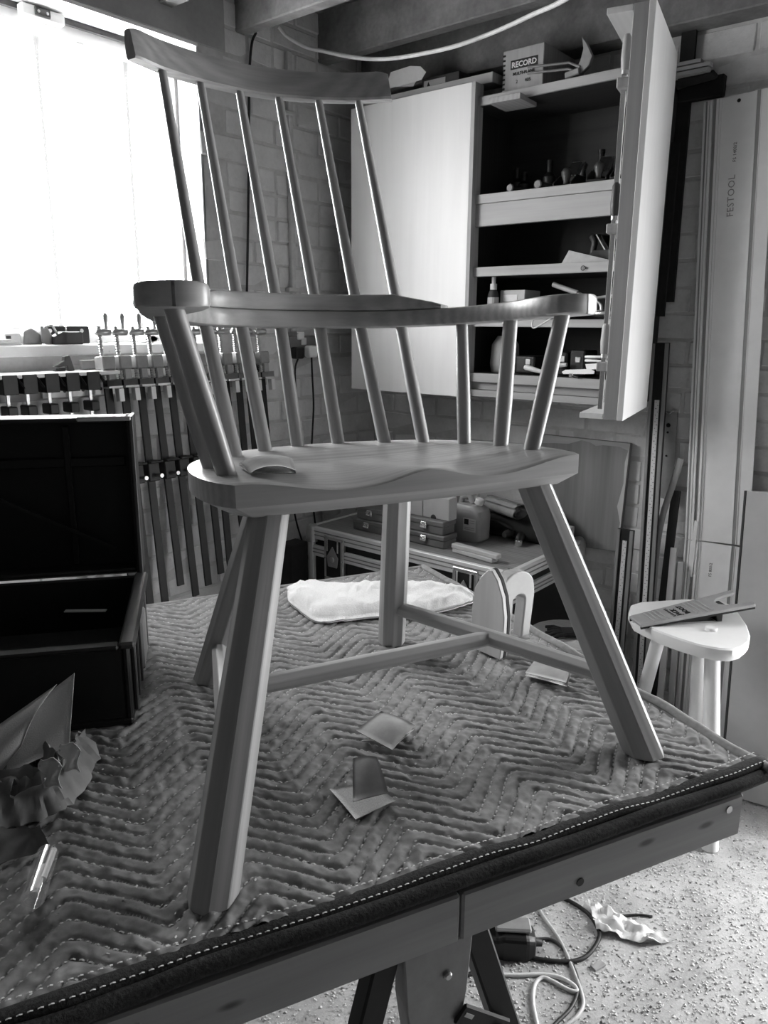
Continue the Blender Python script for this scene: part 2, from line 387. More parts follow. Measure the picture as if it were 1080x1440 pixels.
# window
win = struct('window_1', MB().box((XW-.20, WY0, WZ0), (XW-.14, WY1, WZ0+.05)), M['frame_paint'], bevel=.004)
FX0, FX1 = XW-.20, XW-.14
struct('head', MB().box((FX0, WY0, 2.335), (FX1, WY1, WZ1)), M['frame_paint'], win, bevel=.004)
struct('jamb', MB().box((FX0, WY1-.03, WZ0+.05), (FX1, WY1, 2.335)), M['frame_paint'], win, bevel=.004)
struct('jamb', MB().box((FX0, WY0, WZ0+.05), (FX1, WY0+.03, 2.335)), M['frame_paint'], win, bevel=.004)
ym = [1.449-.29*k for k in range(2)]
for y in ym: struct('mullion', MB().box((FX0, y-.016, WZ0+.05), (FX1-.01, y+.016, 2.335)), M['frame_paint'], win, bevel=.003)
eds = [WY0+.03] + sorted(ym) + [WY1-.03]
for a, b in zip(eds[:-1], eds[1:]):
    struct('pane', MB().box((FX0+.028, a, WZ0+.05), (FX0+.031, b, 2.335)), M['glass'], win)
sg = struct('added_haze_pane', MB().box((XW-.125, WY0+.004, WZ0+.012), (XW-.122, WY1-.012, WZ1-.014)), M['haze_glass'], win)  # added sheet: its milky haze pales mullions and rods like flare
struct('glazing_bead', MB().box((XW-.13, WY0+.004, WZ1-.022), (XW-.115, WY1-.008, WZ1-.006)), M['dark'], win)
struct('glazing_bead', MB().box((XW-.13, WY1-.018, WZ0+.004), (XW-.115, WY1-.006, WZ1-.006)), M['grey_iron'], win)
ct = struct('catch_block', MB().box((XW-.115, onX(28,20,XW-.1)[1], 2.345), (XW-.085, onX(88,30,XW-.1)[1], 2.375)), M['white'], win, bevel=.003)
ya, yb = onX(28,20,XW-.1)[1], onX(88,30,XW-.1)[1]
struct('catch_plate', MB().box((XW-.09, ya+(yb-ya)*.28, 2.35), (XW-.08, ya+(yb-ya)*.64, 2.373)), M['dark'], ct, bevel=.002)
for k in (.36, .56): struct('screw', MB().lathe([(.004,0),(.004,.003)], (XW-.081, ya+(yb-ya)*k, 2.361), (1,0,0), 10), M['steel'], ct)
for k, y in enumerate([1.298, 1.595, 1.02]):
    m = MB(); m.lathe([(.014,.92),(.013,.905),(.007,.86),(.006,.5),(.008,.3),(.008,0)][::-1], (XW-.27, y*(XW-.27)/(XW-.14)*1.0 if k < 2 else y, WZ0+.02), n=10)
    ob = one('security_bar', m, M['dark_steel'], 'iron security rod with flared top standing outside the window panes', 'security bar', 'security rods outside the window', smooth='auto')
# plaster/paint patch at the top right of the back wall is bare brick; the black iron hanger beside it
# ------------------------------------------------------------------ sawdust and shavings on the floor
def flakes(n, x0, x1, y0, y1, z, s0, s1, seed):
    rs = np.random.RandomState(seed); m = MB()
    P = np.stack([rs.uniform(x0,x1,n), rs.uniform(y0,y1,n), np.full(n, z)], 1); a = rs.uniform(0, 2*math.pi, n); L = rs.uniform(s0,s1,n); Wd = L*rs.uniform(.25,.6,n); h = L*rs.uniform(.1,.4,n)
    V = []; Fc = []
    for i in range(n):
        c, s_ = math.cos(a[i]), math.sin(a[i]); b = len(V)
        for (u, v, hz) in ((-1,-1,0),(-1,1,0),(0,-1,h[i]),(0,1,h[i]),(1,-1,0),(1,1,0)):
            V.append((P[i,0]+(u*c*L[i]-v*s_*Wd[i])/2, P[i,1]+(u*s_*L[i]+v*c*Wd[i])/2, P[i,2]+hz))
        Fc += [(b,b+2,b+3,b+1),(b+2,b+4,b+5,b+3)]
    return m.add(V, Fc)
sd = obj('wood_shavings', flakes(26000, -1.4, .3, .8, 2.6, .0008, .003, .010, 3), M['sawdust'], fix=False); tag(sd, 'pale wood shavings and sawdust strewn over the concrete floor', 'sawdust', kind='stuff')
sd2 = obj('dark_floor_chips', flakes(4000, -1.5, .35, .75, 2.6, .0008, .003, .009, 5), M['midgrey'], fix=False); tag(sd2, 'dark crumbs of bark and dirt scattered on the concrete floor', 'debris', kind='stuff')
# ------------------------------------------------------------------ work table and blanket
TT = .845
A_ = onz(1075, 1072, TT); U_ = np.array([-.42, -.9075, 0]); U_ = norm(U_); V_ = np.array([-.9075, .42, 0]); V_ = norm(V_)
TW, TLn = 1.094, 2.0
def tp(u, v, z): return A_*np.array([1,1,0]) + U_*u + V_*v + np.array([0,0,z])
tb = thing('work_table', 'long plank framed work table under the quilted blanket, on sawhorses', 'table', tp(1.0, .55, 0))
ZT = TT-.012
obj('table_top', MB().obox(tp(TLn/2+.02, TW/2, ZT-.009), (TLn-.04, TW-.01, .018), (U_, V_, (0,0,1))), M['pine'], tb, grain=U_)
JU = .545        # the vertical joint in the near board
def board(u0, u1, v0, v1, z0, z1, g, nm='side_board'):
    return obj(nm, MB().obox(tp((u0+u1)/2, (v0+v1)/2, (z0+z1)/2), (u1-u0, abs(v1-v0), z1-z0), (U_, V_, (0,0,1))), M['pine'], tb, grain=g, bevel=.003)
b1 = board(.055, JU-.0015, -.014, .008, ZT-.088, ZT-.019, U_); b2 = board(JU+.0015, TLn, -.014, .008, ZT-.088, ZT-.019, U_)
board(.055, TLn, TW-.03, TW-.008, ZT-.088, ZT-.019, U_); board(.04, .062, .008, TW-.03, ZT-.088, ZT-.019, V_); board(TLn-.022, TLn, .008, TW-.03, ZT-.088, ZT-.019, V_)
for k in range(3): board(.5+.45*k, .54+.45*k, .01, TW-.03, ZT-.088, ZT-.019, V_, 'cross_rail')
for uu, zz in ((.085, -.036), (.36, -.065), (.93, -.04)):
    s = obj('screw', MB().lathe([(.006,0),(.006,.0015)], tp(uu, -.0140, ZT+zz), -V_, 12), M['steel'] if uu != .36 else M['dark_steel'], b1 if uu < JU else b2)
# --- quilted blanket: one cloth with zig-zag quilting, stitched lines, dark bound edges
PER, SP, AMP = .2085, .0288, .098
def tri(u):
    t = (u-.150)/PER; fr = t-np.floor(t); d = np.abs(fr-.5)*2          # 1 at peaks (u=.15), 0 at valleys
    d = np.where(d > .9, .9+ (d-.9)*.5, d); d = np.where(d < .1, .1-(.1-d)*.5, d)
    return (d-.5)*AMP
def phase(u, v):
    wob = .004*vnoise(u*9, v*9, 1) + .0025*vnoise(u*24, v*24, 2)
    return (v - tri(u) + wob - .045)/SP
def blanket_z(u, v):
    s = phase(u, v); fr = s-np.floor(s)
    puff = 1-np.abs(2*fr-1)**6
    pk = .0016*vnoise(u*85, s*1.5, 3) + .0010*vnoise(u*150, v*150, 4) + .0007*vnoise(u*40, v*40, 8)
    z = TT-.009 + .0066*puff + pk*(.3+puff) + .0035*vnoise(u*5, v*5, 6)
    return z
nu, nv = 560, 330
gu = np.linspace(0.0, 1.9, nu); gv = np.linspace(.012, TW+.004, nv)
UU, VV = np.meshgrid(gu, gv, indexing='ij'); ZZ = blanket_z(UU, VV)
edge = np.minimum(np.minimum(UU/.02, (TW+.004-VV)/.02), 1.0); ZZ = TT-.012 + (ZZ-TT+.012)*np.clip(edge, .25, 1)
P3 = (A_*np.array([1,1,0]))[None,None,:] + UU[...,None]*U_ + VV[...,None]*V_; P3[...,2] = ZZ
bk = thing('quilted_blanket', 'grey quilted moving blanket with zigzag stitching and dark bound edge, spread on the table', 'blanket', tp(.9, .55, TT-.012))
m = MB(); m.v = [tuple(p) for p in P3.reshape(-1,3)]; idx = np.arange(nu*nv).reshape(nu, nv)
m.f = [tuple(q) for q in np.stack([idx[:-1,:-1], idx[1:,:-1], idx[1:,1:], idx[:-1,1:]], -1).reshape(-1,4).tolist()]
cloth = obj('quilted_cloth', m, M['blanket'], bk, smooth=True, fix=False)
# stitches: short raised dashes along every quilting line
V = []; Fc = []
kmin, kmax = -3, int(TW/SP)+3
us = np.arange(.01, 1.5, .0085)
for k in range(kmin, kmax):
    for u0 in us:
        u1 = u0+.0052; pts = []
        for u in (u0, u1):
            v = k*SP + float(tri(u)) + .045
            for _ in range(2): v = v + (k-float(phase(u, v)))*SP
            pts.append((u, v))
        if min(pts[0][1], pts[1][1]) < .02 or max(pts[0][1], pts[1][1]) > TW-.01: continue
        a = tp(pts[0][0], pts[0][1], float(blanket_z(*pts[0]))+.0033); b = tp(pts[1][0], pts[1][1], float(blanket_z(*pts[1]))+.0033)
        d = norm(b-a); n = norm(np.cross(d, (0,0,1)))*.0011; i = len(V)
        V += [a-n, a+n, (a+b)/2+np.array([0,0,.0011])+n, (a+b)/2+np.array([0,0,.0011])-n, b+n, b-n]
        Fc += [(i,i+3,i+2,i+1), (i+3,i+5,i+4,i+2)]
st = obj('stitching', MB().add(V, Fc), M['stitch'], bk, fix=False); st['kind'] = 'stuff'; st['label'] = 'pale dashed thread of the zigzag quilting'
# bound edges: two padded rolls along the near edge, narrower ones along the right and far edges
def roll(name, path, r, sq):
    return obj(name, MB().tube(path, r, 10, up=(0,0,1), sq=sq), M['binding'], bk, smooth=True)
uu = np.linspace(-.012, 1.9, 150)
wv = lambda u, s: .0025*float(vnoise(u*14, s, 9))
roll('bound_edge', [tp(u, .008+wv(u,1), TT-.007+wv(u,2)) for u in uu], .0120, .62)
roll('bound_edge', [tp(u, -.008+wv(u,1), TT-.015+wv(u,3)) for u in uu], .0105, .95)
vv = np.linspace(-.012, TW+.005, 90)
o2 = obj('bound_edge', MB().tube([tp(-.004+wv(v,7), v, TT-.008+wv(v,8)) for v in vv], .010, 10, up=(0,0,1), sq=.7), M['blanket'], bk, smooth=True)
obj('bound_edge', MB().tube([tp(u, TW+.003+wv(u,11), TT-.010) for u in uu], .009, 10, up=(0,0,1), sq=.7), M['blanket'], bk, smooth=True)
V = []; Fc = []
for row, (vo, zo) in enumerate(((.0205, .0020), (-.0005, -.0005))):
    for u0 in np.arange(-.005, 1.5, .0095):
        a = tp(u0, vo+wv(u0,1), TT+zo+wv(u0,2)); b = tp(u0+.0055, vo+wv(u0+.0055,1), TT+zo+wv(u0+.0055,2)); n = V_*.0009; i = len(V); h = np.array([0,0,.0007])
        V += [a-n, a+n, (a+b)/2+h+n, (a+b)/2+h-n, b+n, b-n]; Fc += [(i,i+3,i+2,i+1), (i+3,i+5,i+4,i+2)]
s2 = obj('binding_stitches', MB().add(V, Fc), M['stitch'], bk, fix=False); s2['kind'] = 'stuff'
# sawdust on the blanket
V = MB()
rs = np.random.RandomState(21)
for _ in range(700):
    u = rs.uniform(.1, 1.25); v = rs.uniform(.03, .55); z = float(blanket_z(u, v))+.0006; p = tp(u, v, z); a = rs.uniform(0, 6.28); L = rs.uniform(.0012, .004)
    d = np.array([math.cos(a), math.sin(a), 0])*L/2; n = np.array([-math.sin(a), math.cos(a), 0])*L*.25
    V.add([p-d-n, p+d-n, p+d+n+(0,0,.001), p-d+n+(0,0,.001)], [(0,1,2,3)])
dz = obj('wood_dust', V, M['sawdust'], fix=False); tag(dz, 'fine pale wood dust specks sprinkled on the quilted blanket', 'dust', kind='stuff')

# ------------------------------------------------------------------ the chair
CP = (-1.091023804, 1.025767685, math.radians(-22.59075518), math.radians(3.22376548), .43)
_f = np.array([math.cos(CP[2]), math.sin(CP[2]), 0]); _r = np.array([-_f[1], _f[0], 0])
_o = np.array([CP[0], CP[1], TT+CP[4]])
CEY = _f*math.cos(CP[3]) + np.array([0,0,math.sin(CP[3])]); CEZ = -_f*math.sin(CP[3]) + np.array([0,0,math.cos(CP[3])]); CEX = _r
def cw(a, b, c): return _o + CEX*a + CEY*b + CEZ*c
cc = cw(0, .33, -.44); cc[2] = TT-.005
ch = thing('windsor_armchair', 'pale unfinished wooden comb back stick armchair standing on the quilted blanket', 'chair', cc)
# seat
half = [(.266,.530),(.279,.500),(.286,.45),(.283,.38),(.266,.305),(.236,.245),(.192,.198),(.135,.165),(.07,.146),(0,.140)]
sm = catmull([np.array([a,b,0]) for a,b in half], 5)
right = [(p[0],p[1]) for p in sm]; left = [(-a,b) for a,b in reversed(right[:-1])]
nf = 26; front = [(-.266+.532*i/nf, .530+.010*(1-abs(-1+2*i/nf)**2)) for i in range(1, nf)]
outl = np.array(right+left+front)      # starts at right front corner, round the back, to the left front corner, along the front
def saddle(a, b):
    dx = np.abs(a); fx = np.clip((b-.20)/.30, 0, 1.15)
    across = np.clip(1-(dx/.235)**2.6, 0, 1)
    back = np.clip((b-.215)/.10, 0, 1); back = back*back*(3-2*back)
    pommel = np.exp(-(a/.05)**2)*np.clip((b-.34)/.19, 0, 1)**1.3
    lobes = np.clip((b-.42)/.12, 0, 1)**1.2*np.exp(-((dx-.125)/.072)**2)
    return -.012*across*back*(1-pommel*.95) - .008*lobes
cen = np.array([0, .36]); rings = []
lev = [0, .02, .06, .12, .2, .3, .42, .54, .66, .78, .9, .97]
for s in reversed(lev):
    q = outl*(1-s)+cen*s; rings.append([cw(a, b, float(saddle(np.array(a), np.array(b))) - (.0015 if s == 0 else 0)) for a, b in q])
low = (outl-cen)*.998+cen
fronty = lambda b: np.clip((b-.50)/.03, 0, 1)
rings.append([cw(a, b, min(-.030, float(saddle(np.array(a), np.array(b)))-.012)) for a, b in low])
inn = (outl-cen)*.90+cen; rings.append([cw(a, b, -.0465) for a, b in inn])
mid = (outl-cen)*.4+cen; rings.append([cw(a, b, -.0475) for a, b in mid])
obj('seat', MB().loft(rings), M['chair'], ch, smooth='auto', grain=CEX)
# legs: tapered octagons
def leg(top, foot, r0, r1, nm='leg'):
    a = cw(*top); b = cw(*foot); b = b + (b-a)/np.linalg.norm(b-a)*0.0
    return a, b
LT = {'F': (.2095, .4903, -.040), 'B': (.118, .235, -.040)}
LF = {'F': (.3422, .6088, -.4655), 'B': (.1941, .0554, -.4333)}
legs = {}
for k in 'FB':
    for s in (-1, 1):
        a = cw(s*LT[k][0], *LT[k][1:]); b = cw(s*LF[k][0], *LF[k][1:]); d = norm(b-a)
        b = b + d*((TT-.004-b[2])/d[2])
        legs[k, s] = (a, b)
        r0, r1 = (.0255, .0305) if k == 'F' else (.0245, .0285)
        mm = MB().tube([a-d*.01, a+(b-a)*.5, b], [r0, (r0+r1)/2+.001, r1], 8, up=CEX, phase=math.pi/8)
        # cut the foot level with the blanket
        mm.v = [tuple(np.array(p) + d*((TT-.004-p[2])/d[2])) if i >= 16 else p for i, p in enumerate(mm.v)]
        obj('leg', mm, M['chair'], ch, bevel=.0012, grain=d)
def on_leg(k, s, py):
    a, b = legs[k, s]; best = None
    for t in np.linspace(.3, .98, 400):
        p = a+(b-a)*t; d = p-CAM; y = 720-FPX*np.dot(d, Uv)/np.dot(d, Fv)
        if best is None or abs(y-py) < best[0]: best = (abs(y-py), p)
    return best[1]
sr = (on_leg('B', 1, 853), on_leg('F', 1, 952)); sl = (on_leg('B', -1, 908), on_leg('F', -1, 1092))
def stretcher(a, b, r):
    d = norm(b-a); obj('stretcher', MB().tube([a, a+(b-a)*.06, a+(b-a)*.5, a+(b-a)*.94, b], [r*.78, r*.95, r, r*.95, r*.78], 8, up=(0,0,1), phase=math.pi/8), M['chair'], ch, bevel=.001, grain=d)
stretcher(*sr, .0155); stretcher(*sl, .0155)
def on_str(pair, px):
    a, b = pair; best = None
    for t in np.linspace(.05, .95, 300):
        p = a+(b-a)*t; d = p-CAM; x = 540+FPX*np.dot(d, Rv)/np.dot(d, Fv)
        if best is None or abs(x-px) < best[0]: best = (abs(x-px), p)
    return best[1]
stretcher(sl[0]+(sl[1]-sl[0])*.46, on_str(sr, 690), .0155)
# sticks
SB = {'S1': (.2448,.4392), 'S2': (.2424,.3633), 'S3': (.219,.289), 'L1': (.1723,.235), 'L2': (.1117,.2028), 'L3': (.0387,.1616)}
SB['S3'] = (.221, .289)
SA = {'S1': (.3033,.4415,.2088), 'S2': (.2913,.3238,.2052), 'S3': (.259,.223,.206), 'L1': (.1827,.1359,.2051), 'L2': (.1128,.1081,.2042), 'L3': (.0374,.0951,.2036)}
SC = {'L1': (.1867,-.032,.636), 'L2': (.1141,-.0573,.6343), 'L3': (.0381,-.0704,.6337)}
for k in SB:
    for s in (-1, 1):
        a = cw(s*SB[k][0], SB[k][1], -.016); b = cw(s*SA[k][0], SA[k][1], SA[k][2])
        if k in SC:
            c = cw(s*SC[k][0], SC[k][1], SC[k][2]+.012)
            obj('long_stick', MB().tube([a, a+(b-a)*.5, b, b+(c-b)*.5, c], [.0118, .0118, .0108, .0092, .0072], 14), M['chair'], ch, smooth='auto', grain=norm(c-a))
        else:
            r = .0142 if k != 'S3' else .0125
            obj('short_stick', MB().tube([a, a+(b-a)*.4, b+(b-a)*.06], [r*.92, r, r*.85], 14), M['chair'], ch, smooth='auto', grain=norm(b-a))
# arm bow: swept along its plan curve
armc = [(.309,.463),(.3065,.448),(.302,.42),(.294,.335),(.262,.228),(.1865,.139),(.1135,.1065),(.0374,.0935),(0,.092)]
armw = [.044,.0455,.042,.028,.024,.0225,.0225,.0225,.0225]
aa = catmull([np.array([p[0],p[1],wd]) for p, wd in zip(armc, armw)], 6)
path = aa + [np.array([-p[0],p[1],p[2]]) for p in reversed(aa[:-1])]
def arm_z(b): return .2040 + .004*np.clip((b-.1)/.4, 0, 1)
def sweep(path, z0, z1, rnd, endr=True, tz=None):
    rings = []; n = len(path)
    for i, p in enumerate(path):
        t = norm(np.append((path[min(i+1,n-1)]-path[max(i-1,0)])[:2], 0)); nn = np.array([-t[1], t[0], 0]); wd = p[2]
        zz0, zz1 = z0 + arm_z(p[1])-.204, z1 + arm_z(p[1])-.204
        if tz is not None: zz1 = zz0 + (zz1-zz0)*tz[i]
        sec = [(-1,0,1),(-1,1,0),(1,1,0),(1,0,1)]
        pr = []
        h = zz1-zz0; r = min(rnd, h*.45)
        for (x, z) in ((-wd, zz0+r), (-wd, zz1-r), (-wd+r*.3, zz1-r*.3), (-wd+r, zz1), (wd-r, zz1), (wd-r*.3, zz1-r*.3), (wd, zz1-r), (wd, zz0+r), (wd-r*.3, zz0+r*.3), (wd-r, zz0), (-wd+r, zz0), (-wd+r*.3, zz0+r*.3)):
            pr.append(cw(p[0]+nn[0]*x, p[1]+nn[1]*x, z))
        rings.append(pr)
    return rings
# rounded ends
def round_ends(path, k=6):
    e0 = path[0]; d = norm(np.append((path[0]-path[1])[:2], 0)); out = []
    for i in range(k, 0, -1):
        a = math.pi/2*i/k; out.append(np.array([e0[0]+d[0]*math.sin(a)*e0[2]*.55, e0[1]+d[1]*math.sin(a)*e0[2]*.55, max(.004, e0[2]*math.cos(a*.97))]))
    return out
ends = round_ends(path); ends2 = [np.array([-p[0],p[1],p[2]]) for p in reversed(ends)]
full = ends + path + ends2
obj('arm_bow', MB().loft(sweep(full, .2030, .2325, .006)), M['chair'], ch, smooth='auto', grain=CEX)
cp = [p.copy() for p in path if abs(p[0]) < .245 and p[1] < .30]
for p in cp: p[2] = .0205
n = len(cp); tz = []
for i in range(n):
    e_ = min(i, n-1-i)/5.0; tz.append(.25+.75*min(1, e_)**.8 if e_ < 1 else 1.0)
obj('arm_crest', MB().loft(sweep(cp, .2320, .2610, .005, tz=tz)), M['chair'], ch, smooth='auto', grain=CEX)
# comb
cmb = catmull([np.array(p) for p in [(.243,.004,0),(.1867,-.030,0),(.1141,-.0555,0),(.0381,-.0685,0),(0,-.0705,0)]], 6)
cpth = cmb + [np.array([-p[0],p[1],0]) for p in reversed(cmb[:-1])]
rings = []; N = len(cpth)
for i, p in enumerate(cpth):
    t = norm((cpth[min(i+1,N-1)]-cpth[max(i-1,0)])); nn = np.array([-t[1], t[0], 0])
    if nn[1] < 0: nn = -nn
    e_ = min(i, N-1-i); th = .0135 if e_ > 0 else .0105
    hh = .056 if e_ > 1 else (.054 if e_ == 1 else .050)
    pr = []
    for (x, z) in ((-th,.004),(-th*.8,.0),(th*.8,0),(th,.004),(th*.72,hh*.6),(th*.55,hh-.003),(th*.3,hh),(-th*.5,hh),(-th*.8,hh-.003),(-th,hh*.6)):
        q = z - .0;  pr.append(cw(p[0]+nn[0]*x, p[1]+nn[1]*x - z*.30, .6335 + .0025*abs(p[0])/.2 + q))
    rings.append(pr)
obj('comb', MB().loft(rings), M['chair'], ch, smooth='auto', grain=CEX, bevel=0)
# ------------------------------------------------------------------ clamps on the window wall
Rh = norm(_R0); Fh = norm(Fv*np.array([1,1,0]))
rk = thing('clamp_rack', 'pale batten screwed to the brick wall, carrying the row of sash clamps', 'rack', (XW, 1.5, 1.25))
obj('batten', MB().box((XW-.004, .7, 1.262), (XW+.022, 2.03, 1.318)), M['pine'], rk, grain=(0,1,0), bevel=.002)
br_ = obj('bracket_plate', MB().box((XW+.022, 1.13, 1.268), (XW+.03, 1.37, 1.305)), M['alu'], rk, bevel=.001)
for y in (1.20, 1.26, 1.32): obj('hole', MB().lathe([(.0055,0),(.0055,.001)], (XW+.0302, y, 1.287), (1,0,0), 12), M['black'], br_)
one('ledge_board', MB().box((XW-.004, .55, 1.336), (XW+.125, 1.335, 1.348)), M['white'], 'thin white shelf board over the dark screw clamps, below the window sill', 'shelf', bevel=.002)
def sash_clamp(L, slide, lab, grp):
    t = thing('sash_clamp', lab, 'clamp', group=grp); k = dict(parent=t, local=True)
    obj('bar', MB().box((-.004, -.0135, -L), (.004, .0135, .10)), M['dark_steel'], bevel=.001, **k)
    hd = MB(); hd.box((-.018, -.026, .062), (.034, .018, .105)); hd.box((.0, -.012, .03), (.03, .016, .066)); obj('head', hd, M['grey_iron'], bevel=.004, **k)
    sc = MB(); pr = []
    for i in range(22): pr += [(.0062, .012+i*.0075), (.0078, .012+i*.0075+.0035)]
    sc.lathe(pr, (.018, -.018, .02), n=10); scr = obj('screw', sc, M['steel'], **k)
    lv = MB(); lv.tube([(.018, -.030, .176), (.018, -.026, .176), (.018, .0, .176), (.018, .018, .176), (.018, .022, .176)], [.005, .0095, .011, .010, .005], 12); obj('lever', lv, M['steel'], parent=scr, local=True, smooth=True)
    kb = MB(); kb.lathe([(.0055,0),(.0050,.014),(.0080,.032),(.0092,.042),(.006,.050),(.001,.053)], (.018, .008, .182), n=12); obj('knob', kb, M['steel'], parent=scr, local=True, smooth=True)
    obj('jaw_pad', MB().box((.012, .016, -.036), (.034, .034, .004)), M['alu'], bevel=.0015, **k)
    wg = MB(); wg.prism([(.01, -.022, .006), (.045, -.022, .006), (.05, .022, .006), (.01, .022, .006)], (0, 0, .006)); wg.prism([(.01, -.006, .012), (.01, .022, .012), (.045, .022, .012)], (0, 0, .02)); obj('foot_plate', wg, M['steel'], **k)
    if slide:
        sj = MB(); sj.box((-.012, -.021, slide-.03), (.024, .021, slide+.03)); sj.prism([(-.012, .0, slide+.03), (.05, -.028, slide+.03), (.05, .022, slide+.03), (-.012, .022, slide+.03)], (0, 0, .008)); so = obj('sliding_jaw', sj, M['dark_steel'], bevel=.003, **k)
        obj('locking_pin', MB().lathe([(.005,0),(.005,.02),(.007,.021),(.007,.026)], (.024, .01, slide-.012), (1,0,0), 10), M['steel'], parent=so, local=True)
    return t
TXTS = {157: 'sash clamp at the end of the white ledge board, with bare bar', 180: 'sash clamp with bar passing just beside the open black toolbox lid', 203: 'sash clamp with long bar and low sliding jaw, second past the toolbox lid',
        225: 'sash clamp with low sliding jaw, third past the toolbox lid', 246: 'sash clamp with low sliding jaw, fourth past the toolbox lid', 267: 'sash clamp half hidden behind the front sticks of the chair arm',
        287: 'sash clamp behind the two thick front sticks of the chair', 305: 'sash clamp seen between the front arm stick and first long stick of the chair', 323: 'sash clamp with bright screw seen between two long chair sticks', 341: 'sash clamp hanging behind the second long chair stick', 355: 'dark sash clamp next to the last one before the power sockets', 374: 'last sash clamp of the row, closest to the power sockets'}
for x, lab in TXTS.items():
    p = onX(x, 546, -2.17); L = .70+.03*math.sin(x)
    t = sash_clamp(L if x > 200 else .74, -.27 if x in (157, 180, 203, 225, 246, 267, 287) else 0, lab, 'sash clamps hung on the wall rack')
    t.location = (-2.19, p[1], 1.285); t.rotation_euler = (math.radians(1.0*math.sin(x*3)), math.radians(-5.5), 0)
def screw_clamp(lab):
    t = thing('screw_clamp', lab, 'clamp', group='dark screw clamps under the ledge board'); k = dict(parent=t, local=True)
    j = MB(); j.box((-.03, -.0235, -.012), (.032, .0185, .042)); j.prism([(.02, .018, .03), (.036, .018, .03), (.036, .036, .002), (.02, .036, .002)], (0,0,.006)); obj('jaw', j, M['dark_steel'], bevel=.003, **k)
    obj('bar', MB().box((-.003, -.004, -.42), (.003, .004, 0)), M['steel'], **k)
    obj('sliding_arm', MB().box((-.02, -.016, -.075), (.03, .012, -.045)), M['dark_steel'], bevel=.003, **k)
    return t
for i, x in enumerate((13, 41, 72, 101, 130)):
    p = onX(x, 546, -2.17); t = screw_clamp('small dark screw clamp with thin steel bar hanging under the white ledge board'); t.location = (-2.185, p[1], 1.305)
# ------------------------------------------------------------------ things on the window sill and ledge
def sillp(x, z=WZ0+.004, X=XW-.03): p = onX(x, 480, X); return p[1], z
y0 = lambda x, X=XW-.03: onX(x, 480, X)[1]
zs = WZ0+.004
t = thing('white_switch_box', 'small white plastic box with square dark recess lying on the window sill', 'box', (XW-.06, y0(18), zs))
obj('body', MB().box((XW-.09, y0(6), zs), (XW-.03, y0(30), zs+.035)), M['white'], t, bevel=.003); obj('recess', MB().box((XW-.03, y0(9), zs+.006), (XW-.0285, y0(16), zs+.026)), M['dark'], t)
m = MB(); a = y0(33); m.prism([(XW-.03, a, zs), (XW-.03, a+.06, zs), (XW-.03, a+.055, zs+.03), (XW-.03, a+.03, zs+.05), (XW-.03, a+.005, zs+.04)], (-.05,0,0)); one('block_plane', m, M['grey_iron'], 'small iron block plane standing on the window sill', 'plane', bevel=.003)
t = thing('hinge_clip', 'grey folded metal clip leaning on the window sill among the tools', 'clip', (XW-.02, y0(60), zs)); a = y0(57)
obj('strap', MB().prism([(XW-.02, a, zs+.005), (XW-.02, a+.02, zs), (XW-.02, a+.045, zs), (XW-.02, a+.02, zs+.055), (XW-.02, a, zs+.055)], (-.02,0,0)), M['alu_dark'], t, bevel=.002)
obj('spring', MB().tube([(XW-.01, a+.005, zs+.05), (XW-.01, a+.03, zs+.058), (XW-.01, a+.045, zs+.03)], .004, 8), M['steel'], t, smooth=True)
for i, (xa, xb, lab) in enumerate(((67, 93, 'square black plate with a white disc, propped on the window sill'), (95, 126, 'square black plate with a small round screw, propped on the window sill'))):
    t = thing('magnetic_square', lab, 'plate', (XW-.09, (y0(xa)+y0(xb))/2, zs))
    pl = obj('plate', MB().box((XW-.10, y0(xa, XW-.09), zs), (XW-.085, y0(xb, XW-.09), zs+.055)), M['black'], t, bevel=.003)
    obj('disc', MB().lathe([(.006,0),(.006,.002)], (XW-.085, y0(xa, XW-.09)+(.008 if i == 0 else .048), zs+.04), (1,0,0), 14), M['white'] if i == 0 else M['steel'], t)
m = MB(); a, b = y0(77, XW), y0(119, XW); m.prism([(XW-.004, a, zs), (XW-.004, b, zs), (XW-.004, b, zs+.034), (XW-.004, b-.006, zs+.038), (XW-.004, a+.03, zs+.038), (XW-.004, a+.004, zs+.024)], (-.03,0,0)); one('sanding_block', m, M['dark'], 'dark rounded rubber sanding block on the front edge of the sill', 'block', bevel=.004, seg=2)
m = MB(); a = y0(0, XW)
for i in range(3): m.box((XW-.10+.01*i, a-.15+.02*i, zs+.006*i), (XW-.005, y0(33-6*i, XW), zs+.006*i+.005))
one('steel_rules', m, M['alu'], 'short stack of steel rules lying flat on the window sill', 'rules')
t = thing('spring_clamp', 'small dark spring clamp standing on the white ledge board below the sill', 'clamp', (XW+.06, onX(95,522,XW+.06)[1], 1.348)); a = onX(95,522,XW+.06)[1]
obj('jaw', MB().prism([(XW+.05, a-.045, 1.362), (XW+.05, a-.012, 1.378), (XW+.05, a-.008, 1.392), (XW+.05, a+.008, 1.395), (XW+.05, a+.014, 1.375), (XW+.05, a+.02, 1.349), (XW+.05, a, 1.349), (XW+.05, a-.004, 1.364), (XW+.05, a-.03, 1.36)], (.018,0,0)), M['dark'], t, bevel=.002)
obj('jaw', MB().prism([(XW+.05, a-.042, 1.349), (XW+.05, a-.01, 1.349), (XW+.05, a-.006, 1.358), (XW+.05, a-.03, 1.356)], (.018,0,0)), M['dark'], t, bevel=.001)
t = thing('steel_level', 'short grey steel bar with a round ring resting on the ledge beside the clamps', 'bar', (XW+.04, onX(140,515,XW+.03)[1], 1.348)); a, b = onX(111,515,XW+.03)[1], onX(156,515,XW+.03)[1]
